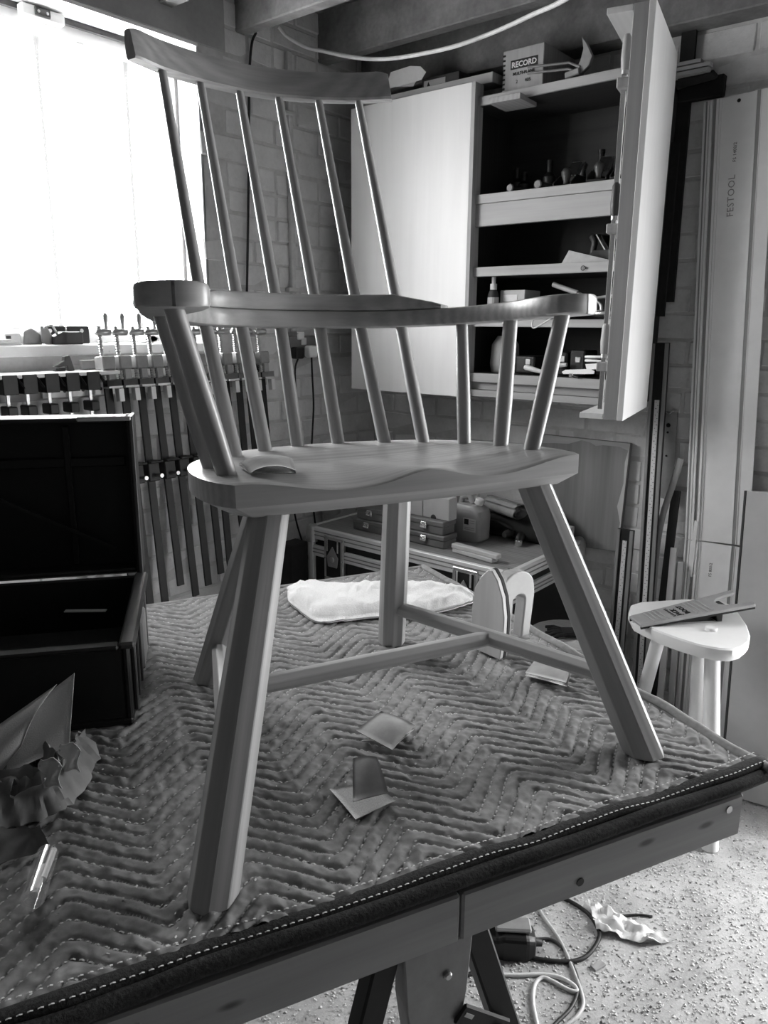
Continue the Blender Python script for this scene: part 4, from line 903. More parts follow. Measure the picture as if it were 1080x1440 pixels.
obj('crank', MB().tube(catmull(q, 5), .006, 10), M['steel'], t, smooth=True); obj('chuck', MB().tube([onY(832,441,2.46), onY(840,441,2.46), onY(850,441,2.46), onY(860,441,2.46), onY(866,440,2.46)], [.008,.013,.014,.013,.009], 14), M['chrome'], t, smooth=True); obj('wood_grip', MB().tube([onY(778,400,2.46), onY(812,412,2.46)], .0085, 12), M['pine'], t, smooth='auto')
q = [onY(x, y, 2.50) for x, y in ((838,419),(866,416))]; one('hammer_shaft', MB().tube([q[0], (q[0]+q[1])/2, q[1]], [.007,.009,.008], 12, sq=.7), M['pine'], 'pale wooden tool shaft lying behind the hand brace', 'tool', smooth='auto')
q = [onY(x, y, 2.40) for x, y in ((757,444),(750,448),(748,458),(752,461),(768,452),(780,444),(790,440))]; one('wire_loop', MB().tube(catmull(q, 5), .0022, 8), M['cablewhite'], 'thin white wire loop hanging over the third cabinet shelf', 'wire', smooth=True)
for x, lab in ((733, 'small round chrome socket lying on the third cabinet shelf'), (743, 'second chrome socket lying beside the wire loop')):
    p = onY(x, 448, 2.42); one('socket_bit', MB().lathe([(.007,0),(.007,.02),(.005,.03)], (p[0], 2.42, z3+.007), (0,1,0), 12), M['chrome'], lab, 'socket', smooth='auto')
# ---- lowest shelf: jumble of hand tools
z4 = 1.323
def lie(name, lab, cat, x0_, y0_, x1_, y1_, Y, r, mat):
    a, b = onY(x0_, y0_, Y), onY(x1_, y1_, Y); a[2] = max(a[2], z4+r*.8); b[2] = max(b[2], z4+r*.8)
    return one(name, MB().tube([a, a+(b-a)*.1, a+(b-a)*.6, b], [r*.8, r, r*.85, r*.7], 10), mat, lab, cat, smooth='auto')
lie('wooden_dowel', 'pale turned tool handle at the front of the lowest cabinet shelf', 'dowel', 738, 516, 762, 523, 2.42, .010, M['pine_pale']); lie('wooden_dowel', 'short pale wooden handle between the black mallets', 'dowel', 780, 514, 797, 513, 2.44, .009, M['pine_pale'])
lie('screwdriver', 'slim bright screwdriver lying across the lowest shelf', 'screwdriver', 823, 502, 856, 502, 2.45, .006, M['alu']); lie('screwdriver', 'second slim bright screwdriver under the first on the lowest shelf', 'screwdriver', 823, 507, 850, 508, 2.44, .005, M['alu'])
for i, (xa, xb, yt, fx, fy, lab) in enumerate(((724, 752, 500, 742, 509, 'black mallet with small pale square end, lowest cabinet shelf'), (784, 797, 495, 790, 505, 'dark block tool with bright square face, lowest cabinet shelf'), (800, 822, 492, 812, 506, 'wide dark holder with bright bolt, lowest cabinet shelf'))):
    a, b = onY(xa, 520, 2.46), onY(xb, 520, 2.46); zt = onY(xa, yt, 2.46)[2]; t = thing('dark_mallet', lab, 'mallet', ((a[0]+b[0])/2, 2.5, z4)); fc = onY(fx, fy, 2.455)
    obj('head', MB().box((a[0], 2.46, z4), (b[0], 2.56, zt)), M['black'], t, bevel=.008, seg=2); obj('face', MB().box((fc[0]-.010, 2.456, fc[2]-.010), (fc[0]+.010, 2.4605, fc[2]+.010)), M['paper'] if i != 2 else M['steel'], t, bevel=.002)
for i, (pts, lab) in enumerate(((((790,523),(795,520),(830,519),(836,522),(835,526),(792,526)), 'flat steel blade with pale edge on the front of the lowest shelf'), (((823,512),(838,511),(842,514),(842,519),(825,520)), 'small steel square tool beside the bright screwdrivers'), (((845,511),(852,509),(850,526),(846,526)), 'dark pointed tool standing beside the open cabinet door'))):
    P = [onY(x, y, 2.425+.006*i) for x, y in pts]; P = [np.array([q_[0], q_[1], max(q_[2], z4)]) for q_ in P]; one(['marking_knife','try_square','bradawl'][i], MB().prism(P, (0,.004,0)), M['alu'] if i < 2 else M['dark_steel'], lab, 'blade')
t = thing('shelf_catch', 'small shiny catch on the front edge of the lowest cabinet shelf', 'catch', onY(805, 527, CY0-.004)); c = onY(803, 528, CY0-.003); obj('plate', MB().box((c[0]-.008, CY0-.006, c[2]-.006), (c[0]+.008, CY0, c[2]+.006)), M['chrome'], t, bevel=.002); obj('arm', MB().tube([c, c+np.array([.03,-.004,-.006])], .003, 8), M['dark_steel'], t)
one('canvas_roll', MB().lathe([(.05,0),(.055,.03),(.05,.10),(.03,.13)], (-1.50, 2.52, z4), n=16), M['card'], 'dull cloth bundle behind the chair stick on the lowest shelf', 'bundle', smooth=True)
# ---- on top of the cabinet
zt = 2.241
fL, fR = onY(706, 125, 2.46)[0], onY(763, 118, 2.46)[0]; zb = onY(706, 70, 2.46)[2]
t = thing('plane_box', 'pale dovetailed wooden tool box with black printed label, on top of the cabinet', 'box', ((fL+fR)/2, 2.55, zt)); zb = min(zb, 2.382)
bx = obj('box', MB().box((fL, 2.46, zt), (fR, 2.68, zb)), M['cab_edge'], t, bevel=.002, grain=zz)
wbx = fR-fL; lz = zb-(zb-zt)*.34
for k in range(9): obj('dovetail', MB().box((fL-.0004, 2.4594, zt+.008+(zb-zt-.012)*k/9), (fL+.010, 2.4606, zt+.014+(zb-zt-.012)*k/9)), M['cab'], bx)
lb = obj('label', MB().box((fL+wbx*.2, 2.4592, lz-.014), (fL+wbx*.86, 2.4602, lz+.014)), M['ink'], t)
text_mesh('RECORD', .0235, (fL+wbx*.53, 2.4588, lz-.0085), (1,0,0), (0,0,1), .0006, M['paper'], t, align='CENTER', bold=.0006)
text_mesh('MULTI-PLANE', .0135, (fL+wbx*.53, 2.4588, lz-.033), (1,0,0), (0,0,1), .0006, M['ink'], t, align='CENTER', bold=.0004)
text_mesh('2      405', .0155, (fL+wbx*.53, 2.4588, lz-.058), (1,0,0), (0,0,1), .0006, M['ink'], t, align='CENTER')
one('wood_strip', MB().obox(onY(710, 141, 2.37)+np.array([0,.05,0.004]), (.115, .12, .018), ((1,.05,0),(-.05,1,0),(0,0,1))), M['cab_edge'], 'short wooden strip poking over the front edge of the cabinet top', 'wood', bevel=.001)
xa, xb = onY(540, 130, 2.43)[0], onY(694, 110, 2.43)[0]
one('long_plank', MB().box((xa-.1, 2.425, 2.286), (xb, 2.50, 2.318)), M['cab_edge'], 'long dark plank lying across the cabinet top behind the plywood door edge', 'plank', bevel=.002, grain=(1,0,0))
for i in range(2): one('plank_packer', MB().box((-2.08+.36*i, 2.45, 2.24), (-2.03+.36*i, 2.60, 2.286)), M['cab'], ['dark packing block under the long plank, closer to the window wall', 'dark packing block under the long plank, closer to the printed tool box'][i], 'block', bevel=.002)
P = [onY(x, y, 2.44) for x, y in ((541,126),(548,101),(575,92),(590,93),(598,101),(592,112),(572,118))]; P = [np.array([p[0], 2.44+.08*(p[2]-2.32), max(p[2], 2.3185)]) for p in P]
one('paper_leaflet', MB().prism(P, (0,.002,.001)), M['paper'], 'printed white leaflet with rounded corner propped on the long plank', 'leaflet')
P = [onY(x, y, 2.46) for x, y in ((555,122),(560,114),(584,113),(580,121))]; P = [np.array([p[0], 2.465, max(p[2], 2.3185)]) for p in P]; one('paper_leaflet', MB().prism(P, (0,.002,0)), M['paper'], 'smaller white slip of paper under the big leaflet', 'leaflet')
xa, xb = onY(598, 110, 2.52)[0], onY(650, 110, 2.52)[0]; t = thing('dark_carton', 'dark printed carton standing behind the leaflet on the cabinet top', 'box', ((xa+xb)/2, 2.56, 2.318)); obj('body', MB().box((xa, 2.501, 2.241), (xb, 2.62, 2.372)), M['dark'], t, bevel=.002); obj('print_panel', MB().box((xa+.01, 2.4995, 2.325), (xb-.06, 2.5012, 2.362)), M['card'], t)
obj('print_mark', MB().prism([(xa+.02, 2.499, 2.33), (xa+.045, 2.499, 2.33), (xa+.03, 2.499, 2.358)], (0,.001,0)), M['ink'], t)
t = thing('bar_clamp', 'small metal bar clamp with frame shaped jaw on top of the cabinet', 'clamp', onY(800, 105, 2.44)); pA = [onY(x, y, 2.45) for x, y in ((742,103),(800,97),(815,103))]
for dz_ in (0, .018): obj('bar', MB().tube([p+zz*dz_ for p in pA], .004, 8), M['midgrey'], t)
fr = [onY(x, y, 2.45) for x, y in ((818,50),(825,60),(833,78),(828,92),(816,104),(808,100),(816,84),(820,68))]; obj('jaw_frame', MB().prism(fr, (0,.016,0)), M['grey_iron'], t, bevel=.002)
pl_ = obj('jaw_block', MB().obox(onY(808, 103, 2.46)+np.array([0,0,-.004]), (.05,.04,.02), ((1,0,.15),(0,1,0),(-.15,0,1))), M['grey_iron'], t, bevel=.003)
# ---- ironwork on the wall behind the open door
t = thing('black_batten', 'long black batten hanging on the brick wall behind the open cabinet door', 'batten', (-.975, YB-.02, 1.53)); obj('bar', MB().bar(onY(938, 425, 2.685), onY(971, 32, 2.685), .045, .014, (0,1,0)), M['black_matt'], t)
one('black_batten', MB().bar(onY(928, 445, 2.662), onY(950, 200, 2.662), .03, .012, (0,1,0)), M['black_matt'], 'shorter black batten overlapping the long one behind the open cabinet door', 'batten')
t = thing('iron_bracket', 'black iron shelf bracket sticking out of the back wall near the ceiling', 'bracket', (-.90, 2.69, 2.21)); z_ = onY(990, 112, 2.66)[2]
obj('arm', MB().tube([np.array([-1.02, 2.67, z_]), onY(1003, 105, 2.66), onY(1008, 108, 2.66)], [.014,.014,.006], 10), M['black_matt'], t, smooth='auto'); obj('wall_plate', MB().box((-1.0, 2.675, z_-.05), (-.86, 2.705, z_+.012)), M['black_matt'], t, bevel=.003)
for i, (xa, xb, y) in enumerate(((952, 988, 92), (950, 1001, 98), (950, 998, 106))):
    a, b = onY(xa, y, 2.64), onY(xb, y-7, 2.64); a[2] = z_+.02+.014*(2-i); b[2] = a[2]; a[0] = -1.02
    one('wooden_stick', MB().bar(a, b, .03, .011), M['cab_edge'], ['shortest slat on top of the small pile on the black wall bracket', 'longest slat in the middle of the small pile on the black wall bracket', 'bottom slat of the small pile on the black wall bracket'][i], 'slat', bevel=.001)
# ---- stained plywood panel leaning below the cabinet
q = [onY(x, y, 2.672) for x, y in ((762,611),(886,624),(869,776),(745,760))]
t = thing('stained_panel', 'weathered plywood panel with torn pale edges fixed under the cabinet', 'panel', (q[2]+q[3])/2)
pan = obj('panel', MB().prism([p for p in q], (0,.024,0)), wood('weathered_ply', .15, .26, .8, 50.), t, bevel=.002)
q2 = [onY(x, y, 2.671) for x, y in ((762,611),(886,624),(884,634),(871,628),(848,626),(838,627),(830,622),(818,619),(800,624),(780,623),(762,623))]
obj('torn_edge', MB().prism(q2, (0,-.0015,0)), M['cab_edge'], t); q3 = [onY(x, y, 2.671) for x, y in ((886,624),(869,776),(866,775),(872,735),(868,712),(877,680),(879,650),(883,636))]; obj('torn_edge', MB().prism(q3, (0,-.0015,0)), M['pine_pale'], t)
M['bootgrey'] = plain('cast_aluminium', .34, .5, .3, .1)
# ------------------------------------------------------------------ guide rails on the back wall
def rail(name, lab, BLp, BRp, TLp, Lr, texts, wd=.206):
    t = thing(name, lab, 'guide rail', BLp)
    up = norm(TLp-BLp); er = norm(np.array([1,0,0]) - up*up[0]); nn = norm(np.cross(er, up)); nn = nn if nn[1] < 0 else -nn
    def P(a, h, o): return BLp + er*a*wd + up*h + nn*o
    def strip(nm, a0, a1, o0, o1, mat, h0=0., h1=None, par=None):
        h1 = Lr if h1 is None else h1
        return obj(nm, MB().add([P(a0,h0,o0),P(a1,h0,o0),P(a1,h1,o0),P(a0,h1,o0),P(a0,h0,o1),P(a1,h0,o1),P(a1,h1,o1),P(a0,h1,o1)], [(0,3,2,1),(4,5,6,7),(0,1,5,4),(1,2,6,5),(2,3,7,6),(3,0,4,7)]), mat, par or t)
    strip('base_plate', 0, 1, 0, .004, M['alu'])
    for a0, a1, o1 in ((0, .022, .006), (.06, .085, .009), (.105, .135, .011), (.19, .225, .011), (.25, .262, .007), (.735, .75, .007), (.80, .812, .006)): strip('ridge', a0, a1, .004, o1, M['alu'])
    for a0, a1 in ((.03, .05), (.137, .185), (.752, .798)): strip('glide_strip', a0, a1, .004, .0052, M['alu_dark'])
    for (txt, size, a, h) in texts: text_mesh(txt, size, P(a, h, .0046), up, -er, .0004, M['ink'] if size < .02 else M['alu_dark'], t, spacing=1.05)
    return t, P
YRa = 2.655
bl = onY(964, 757, YRa); tl = onY(992, 121, YRa); tl = bl + norm(tl-bl)*1.4
t, P = rail('guide_rail', 'long aluminium saw guide rail hung upright on the white brick wall', bl, None, tl, 1.395, [('FESTOOL', .0285, .50, 1.045), ('FS 1400/2', .0135, .50, 1.205)])
obj('hanging_hole', MB().lathe([(.0055,0),(.0055,.0006)], P(.50, 1.378, .0046), (0,-1,0), 14), M['black'], t)
b0 = onY(964, 757, YRa); fl = onY(957, 850, YRa); dn = norm(fl-b0); b0b = b0 + dn*((0.001-b0[2])/dn[2])
t, P = rail('guide_rail', 'shorter aluminium saw guide rail standing on the floor under the long one', b0b, None, b0, np.linalg.norm(b0-b0b)-.002, [('FS 800/2', .0135, .47, .655)])
obj('connector_bar', MB().obox(P(.16, np.linalg.norm(b0-b0b)-.03, .010), (.012, .20, .008), ((1,0,0),(0,0,1),(0,1,0))), M['alu'], t)
# ------------------------------------------------------------------ straight edges with scales leaning on the back wall
def straightedge(name, lab, cx_t, cy_t, cx_b, cy_b, wd, tape0, Y=2.63):
    a = onY(cx_t, cy_t, Y); b = onY(cx_b, cy_b, Y-.03); d = norm(a-b); b = b + d*((.001-b[2])/d[2]); up = norm(a-b); er = norm(np.array([1,0,0])-up*up[0]); nn = np.cross(up, er); nn = nn if nn[1] < 0 else -nn; L = np.linalg.norm(a-b)
    t = thing(name, lab, 'straightedge', b)
    def bx(nm, x0, x1, h0, h1, o0, o1, mat): return obj(nm, MB().obox(b+er*(x0+x1)/2+up*(h0+h1)/2+nn*(o0+o1)/2, (x1-x0, h1-h0, o1-o0), (er, up, nn)), mat, t, bevel=.0008)
    bx('body', -wd/2, wd/2, 0, L, 0, .012, M['dark_steel']); bx('side_flange', -wd/2, -wd/2+.010, 0, L-.002, .012, .018, M['alu_dark']); bx('side_flange', wd/2-.012, wd/2, 0, L-.002, .012, .018, M['alu_dark'])
    tp_ = bx('scale_tape', -.008, .008, 0, L-tape0, .0125, .0145, M['scale'])
    m = MB()
    for k in range(int((L-tape0)/.011)):
        w2 = .0055 if k % 5 == 0 else .003; m.obox(b+er*(.004 if k % 2 else -.002)+up*(.01+.011*k)+nn*.0148, (w2, .0018, .0004), (er, up, nn))
    q = obj('tick_marks', m, M['ink'], tp_); q['kind'] = 'stuff'
    return t
straightedge('straightedge', 'tall dark straightedge with pale measuring tape leaning on the back wall', 931, 482, 905, 898, .056, .19); straightedge('straightedge', 'short dark straightedge with pale measuring tape leaning below the stained panel', 882, 744, 866, 935, .058, .04, 2.60)
# thin offcuts, saw blade and laths between the straightedge and the rails
P = [onY(x, y, 2.675) for x, y in ((936,578),(953,580),(945,705),(929,700))]; t = thing('saw_blade_plate', 'dull steel saw plate with holes hanging beside the tall straightedge', 'saw blade', P[3]); obj('plate', MB().prism(P, (0,.004,0)), M['grey_iron'], t)
for (x, y, r) in ((940,598,.0075),(939,608,.004),(937,641,.004)): obj('hole', MB().lathe([(r,0),(r,.0008)], onY(x, y, 2.674), (0,-1,0), 12), M['black'], t)
obj('hook', MB().tube(catmull([onY(x, y, 2.67) for x, y in ((934,577),(940,582),(946,578))], 4), .0018, 6), M['steel'], t)
cv = [onY(x, y, 2.64) for x, y in ((958,645),(945,685),(932,725),(924,770),(919,830),(914,880))]; one('curved_lath', MB().tube(catmull(cv, 5), .011, 8, sq=.35, up=(0,1,0)), M['cab_edge'], 'thin bent wooden lath standing between the straightedge and the guide rail', 'lath', smooth='auto')
for i, (xt, yt, xb, yb, wd, lab, mt) in enumerate(((951, 690, 926, 900, .030, 'dark wooden lath leaning beside the guide rail', 'cab'), (948, 770, 936, 900, .022, 'pale wooden lath behind the small stool seat', 'pine_pale'), (958, 790, 950, 900, .020, 'narrow pale lath touching the shorter guide rail', 'pine'))):
    a = onY(xt, yt, 2.652-.012*i); b = onY(xb, yb, 2.63-.012*i); d = norm(b-a); b = b + d*((.001-b[2])/d[2]); one('wooden_lath', MB().bar(a, b, wd, .010, (0,1,0)), M[mt], lab, 'lath', bevel=.001)
# ------------------------------------------------------------------ flat carton at the right
TLc = onY(1050, 690, 2.61); BLc = onz(1014, 1116, .001); upc = norm(TLc-BLc); LC = np.linalg.norm(TLc-BLc); erc = norm(np.array([1,.02,0])); erc = norm(erc-upc*np.dot(erc, upc)); nc = np.cross(erc, upc); nc = nc if nc[1] < 0 else -nc
t = thing('flat_carton', 'large flat grey cardboard carton leaning against the back wall', 'carton', BLc)
obj('carton', MB().obox(BLc+erc*.235+upc*LC/2-nc*.012, (.47, LC, .024), (erc, upc, nc)), M['card'], t, bevel=.002)
obj('edge_strip', MB().obox(BLc-erc*.004+upc*LC/2-nc*.012, (.006, LC, .026), (erc, upc, nc)), M['dark'], t)
text_mesh('ECO', .034, BLc+erc*.135+upc*.058+nc*.001, erc, upc, .0006, M['ink'], t)
# ------------------------------------------------------------------ small stools
SZ = .64
out = [onz(x, y, SZ) for x, y in ((884,862),(887,852),(900,848),(930,846),(960,844),(990,844),(1012,846),(1026,851),(1038,862),(1050,880),(1055,895),(1053,904),(1044,911),(1030,915),(1012,914),(985,909),(955,900),(925,889),(902,878),(889,871))]
ctr = sum(out)/len(out)
t = thing('three_legged_stool', 'small white three legged stool with rounded triangular seat holding the boot jack', 'stool', (ctr[0], ctr[1], 0))
lowr = [ctr+(p-ctr)*.955-zz*.036 for p in out]; midr = [p-zz*.020 for p in out]; topr = [ctr+(p-ctr)*.975+zz*.004 for p in out]
obj('seat', MB().loft([lowr, midr, out, topr]), M['offwhite'], t, smooth='auto', bevel=0)
for (xt, yt, xb, yb, zb_, r) in ((928, 890, 905, 970, .30, .0225), (1002, 905, 1003, 1030, .24, .0235), (985, 880, 983, 1020, .16, .021)):
    a = onz(xt, yt, SZ-.03); dirn = norm((a-ctr)*np.array([1,1,0])); b = np.array([a[0], a[1], 0]) + dirn*.09
    if xt == 928: b = np.array([onz(905,975,.3)[0], onz(905,975,.3)[1], .3]); d = norm(b-a); b = a+d*(a[2]/-d[2])
    obj('leg', MB().tube([a, (a+b)/2, b], [r*.9, r, r*1.02], 14), M['offwhite'], t, smooth='auto', grain=norm(b-a))
pg = onz(1000, 886, SZ+.004); obj('wedged_peg', MB().lathe([(.017,-.004),(.017,.006),(.015,.009)], pg, n=16), M['offwhite'], t, smooth='auto')
# boot jack: tapered treadle with forked end, resting on its post
JA = onz(893, 880, SZ+.008); JB = onz(885+15, 862, SZ+.012); 
heel = onz(888, 876, SZ+.006)
z1j = SZ+.050; q = dict(TL=onz(924,867.5,SZ+.006), BLp=onz(933,881.5,SZ+.006), F1=onz(1037,828,SZ+.060), F2=onz(1055,854,SZ+.060))
c0 = (onz(888,868,SZ+.008)+onz(898,880,SZ+.008))/2; c1 = (onz(1038,829,z1j+.012)+onz(1055,853,z1j+.012))/2
la = norm(c1-c0); lw = norm(np.cross(la, zz)); ln = np.cross(lw, la); LJ = np.linalg.norm(c1-c0)
t = thing('boot_jack', 'dark grey cast boot jack with ribbed treadle and forked end on the white stool', 'boot jack', np.array([c0[0], c0[1], SZ+.004]))
def jp(a, b, c=0): return c0 + la*a*LJ + lw*b + ln*c
wA, wB = .036, .058
def fork(k): return [(.80+.13*math.cos(a)*-1+.0, .034*math.sin(a)) for a in k]
outl_j = [(0,-wA),(.66,-.052),(.985,-wB-.004),(1.0,-wB+.006),(.985,-.040),(.87,-.034),(.79,-.026),(.745,-.010),(.745,.010),(.79,.026),(.87,.034),(.985,.040),(1.0,wB-.006),(.985,wB+.004),(.66,.052),(0,wA)]
m_ = MB().prism([jp(a, b, -.006) for a, b in outl_j], ln*.010); jb = obj('treadle', m_, M['bootgrey'], t, bevel=.002)
for a in (.13, .17, .21, .25, .50, .545, .59, .635): obj('rib', MB().obox(jp(a, 0, .0045), (LJ*.016, (wA+(wB-wA)*a)*1.75, .004), (la, lw, ln)), M['bootgrey'], jb, bevel=.001)
obj('post', MB().prism([jp(.60,-.03,-.006), jp(.82,-.03,-.006), jp(.75,-.03,-.02), jp(.735,-.03,-.055), jp(.70,-.03,-.055), jp(.68,-.03,-.02)], lw*.06), M['dark_steel'], t, bevel=.002)
obj('foot_web', MB().prism([jp(.02,-.02,-.007), jp(.60,-.02,-.007), jp(.70,-.02,-.05)], lw*.04), M['dark_steel'], t)
fw = obj('side_flange', MB().prism([jp(0,wA-.002,-.012), jp(.66,.050,-.012), jp(.985,wB+.002,-.012), jp(.985,wB+.002,-.004), jp(.66,.050,-.004), jp(0,wA-.002,-.004)], lw*-.003), M['dark_steel'], t)
obj('side_flange', MB().prism([jp(0,-wA+.002,-.012), jp(.66,-.050,-.012), jp(.985,-wB-.002,-.012), jp(.985,-wB-.002,-.004), jp(.66,-.050,-.004), jp(0,-wA+.002,-.004)], lw*.003), M['dark_steel'], t)
for k_, (txt, a) in enumerate((('BOOT', .455), ('JACK', .38))): text_mesh(txt, .021, jp(a, .030, .0042), -lw, la*-1, .002, M['dark_steel'], t, bold=.0006)
for k_ in range(7): obj('raised_mark', MB().obox(jp(.315, .027-.009*k_, .0042), (.008, .004, .0016), (la, lw, ln)), M['dark_steel'], t)
# round stool with black gloves
c = np.array([-1.035, 2.225, .50]); t = thing('round_stool', 'low pale round wooden stool between the flight case and the back wall', 'stool', (c[0], c[1], 0))
obj('seat', MB().lathe([(.118,-.032),(.130,-.022),(.132,-.006),(.128,0),(.0,.0)], c, n=36), M['pine_pale'], t, smooth='auto')
for a in (.4, 2.5, 4.6):
    p0 = c+np.array([math.cos(a)*.085, math.sin(a)*.085, -.03]); p1 = np.array([c[0]+math.cos(a)*.14, c[1]+math.sin(a)*.14, 0]); obj('leg', MB().tube([p0, p1], [.016,.019], 12), M['pine_pale'], t, smooth='auto')
gc_ = onz(806, 893, .505); t = thing('work_glove', 'black knitted work glove with spread fingers lying on the round stool', 'glove', (gc_[0], gc_[1], .501))
obj('palm', MB().obox(gc_+np.array([0,0,.010]), (.085,.055,.020), (Rh, Fh, zz)), M['black_matt'], t, bevel=.009, seg=2)
for k in range(5):
    b = gc_ + Rh*(-.035) + Fh*(-.024+.012*k) + zz*.010; e_ = b + Rh*(-.045-.012*(k in (1,2))) + Fh*(-.02+.011*k)*1.2 - zz*.003; obj('finger', MB().tube([b, (b+e_)/2+zz*.004, e_], [.0075,.0072,.005], 8), M['black_matt'], t, smooth=True)
# ------------------------------------------------------------------ flight case and what stands on it
FX0_, FX1_, FY0, FY1, FZ = -2.135, -1.203, 2.113, 2.665, .703
t = thing('flight_case', 'long black flight case with ribbed aluminium edging in the corner of the room', 'flight case', ((FX0_+FX1_)/2, (FY0+FY1)/2, 0))
obj('body', MB().box((FX0_+.012, FY0+.012, 0), (FX1_-.012, FY1-.012, FZ-.004)), M['black'], t, bevel=.004)
lidp = obj('lid_panel', MB().box((FX0_+.02, FY0+.02, FZ-.006), (FX1_-.02, FY1-.02, FZ-.001)), wood('worn_case_top', .16, .30, .7, 30.), t)
def extr(x0, y0, x1, y1, z0, z1, o):
    b = obj('aluminium_edge', MB().box((x0, y0, z0), (x1, y1, z1)), M['alu'], t, bevel=.002)
    for k in range(2):
        zz_ = z0+(z1-z0)*(.32+.32*k); hx, hy = ((0, .0018) if o == 'y' else (.0018, 0))
        obj('groove', MB().box((x0-hx*0-(0 if o=='y' else 0), y0-hy, zz_), (x1+hx, y1 if o == 'x' else y0+.001, zz_+.004)) if o == 'y' else MB().box((x1-.001, y0, zz_), (x1+.0018, y1, zz_+.004)), M['alu_dark'], b)
for z0, z1 in ((.655, .703), (.585, .628)):
    extr(FX0_+.02, FY0, FX1_-.02, FY0+.02, z0, z1, 'y'); extr(FX1_-.02, FY0+.02, FX1_, FY1-.02, z0, z1, 'x')
obj('aluminium_edge', MB().box((FX0_, FY0+.02, .655), (FX0_+.02, FY1-.02, .703)), M['alu'], t); obj('aluminium_edge', MB().box((FX0_+.02, FY1-.02, .655), (FX1_-.02, FY1, .703)), M['alu'], t)
for x in (FX0_+.014, FX1_-.014):
    for y in (FY0+.014, FY1-.014):
        obj('ball_corner', MB().lathe([(.002,.022),(.014,.018),(.024,.006),(.028,-.012),(.028,-.05)], (x, y, FZ-.012), n=16), M['steel'], t, smooth='auto')
        obj('corner_post', MB().box((x-.016, y-.016, 0), (x+.016, y+.016, .655)), M['alu'], t, bevel=.003)
for x in (-1.99, -1.375):
    lt = obj('butterfly_latch', MB().box((x-.052, FY0-.006, .50), (x+.052, FY0+.012, .682)), M['steel'], t, bevel=.003); obj('latch_dish', MB().box((x-.038, FY0-.0075, .515), (x+.038, FY0-.005, .668)), M['dark_steel'], lt, bevel=.001)
    obj('twist_wing', MB().prism([(x-.03, FY0-.008, .60), (x, FY0-.008, .645), (x+.03, FY0-.008, .60), (x+.024, FY0-.008, .56), (x-.024, FY0-.008, .56)], (0,-.006,0)), M['grey_iron'], lt, bevel=.002); obj('twist_boss', MB().lathe([(.013,0),(.011,.006),(.005,.008)], (x, FY0-.013, .592), (0,-1,0), 14), M['steel'], lt, smooth='auto')
    for dx in (-.028, .028): obj('hook_bar', MB().box((x+dx-.004, FY0-.012, .622), (x+dx+.004, FY0-.006, .672)), M['chrome'], lt)
    for dx in (-.046, .046):
        for z in (.51, .59, .672): obj('rivet', MB().lathe([(.004,0),(.003,.002)], (x+dx, FY0-.006, z), (0,-1,0), 8), M['chrome'], lt)
one('tall_black_case', MB().box((-2.19, 2.0, .001), (-2.115, 2.095, .645)), M['black_matt'], 'tall black box standing on the floor between the flight case and window wall', 'case', bevel=.004)
def metalbox(lab, x0, x1, y0_, y1_, z0, z1):
    t = thing('metal_toolbox', lab, 'toolbox', ((x0+x1)/2, (y0_+y1_)/2, z0)); h = z1-z0
    b = obj('body', MB().box((x0, y0_, z0), (x1, y1_, z0+h*.62)), M['midgrey'], t, bevel=.003); l = obj('lid', MB().box((x0-.003, y0_-.004, z0+h*.62), (x1+.003, y1_+.003, z1)), M['midgrey'], t, bevel=.003)
    for f_ in (.17, .80):
        x = x0+(x1-x0)*f_; la_ = obj('latch', MB().box((x-.013, y0_-.010, z0+h*.35), (x+.013, y0_-.004, z0+h*.84)), M['chrome'], t, bevel=.002); obj('latch_loop', MB().tube([(x-.009, y0_-.012, z0+h*.7), (x-.009, y0_-.015, z0+h*.5), (x+.009, y0_-.015, z0+h*.5), (x+.009, y0_-.012, z0+h*.7)], .002, 6), M['chrome'], la_)
    x = (x0+x1)/2; obj('handle', MB().tube([(x-.04, y0_-.002, z0+h*.5), (x-.04, y0_-.02, z0+h*.35), (x+.04, y0_-.02, z0+h*.35), (x+.04, y0_-.002, z0+h*.5)], .004, 8), M['dark_steel'], t)
zt2 = onY(633, 757, 2.195)[2]; zt3 = onY(633, 737, 2.20)[2]
metalbox('lower of two stacked grey metal toolboxes on the flight case', -1.965, onY(624,770,2.195)[0], 2.195, 2.275, FZ, zt2); metalbox('upper of two stacked grey metal toolboxes on the flight case', -1.95, onY(623,745,2.20)[0], 2.20, 2.275, zt2+.0005, zt3)
xa, xb, xc = onY(570, 715, 2.235)[0], onY(597, 715, 2.235)[0], onY(634, 715, 2.235)[0]; zc = onY(620, 699, 2.235)[2]
one('card_carton', MB().box((xa, 2.225, zt3+.0005), (xb-.002, 2.275, zc)), M['card'], 'narrow plain carton on the metal toolboxes beside the rear chair leg', 'box', bevel=.002)
t = thing('card_carton', 'wider plain carton on the metal toolboxes beside the plastic jerrycan', 'box', ((xb+xc)/2, 2.28, zt3)); obj('carton', MB().box((xb, 2.225, zt3+.0005), (xc, 2.275, zc)), M['card'], t, bevel=.002); obj('thumb_notch', MB().lathe([(.012,0),(.012,.0008)], ((xb+xc)/2-.01, 2.2248, zt3+.004), (0,-1,0), 14), M['dark'], t)
p = onY(466, 718, 2.33); one('plastic_pot', MB().lathe([(.038,0),(.040,.004),(.040,.075),(.037,.078),(.036,.01)], (p[0], 2.33, FZ), n=20), M['canplastic'], 'pale ribbed plastic pot on the shadowed end of the flight case', 'pot', smooth='auto')
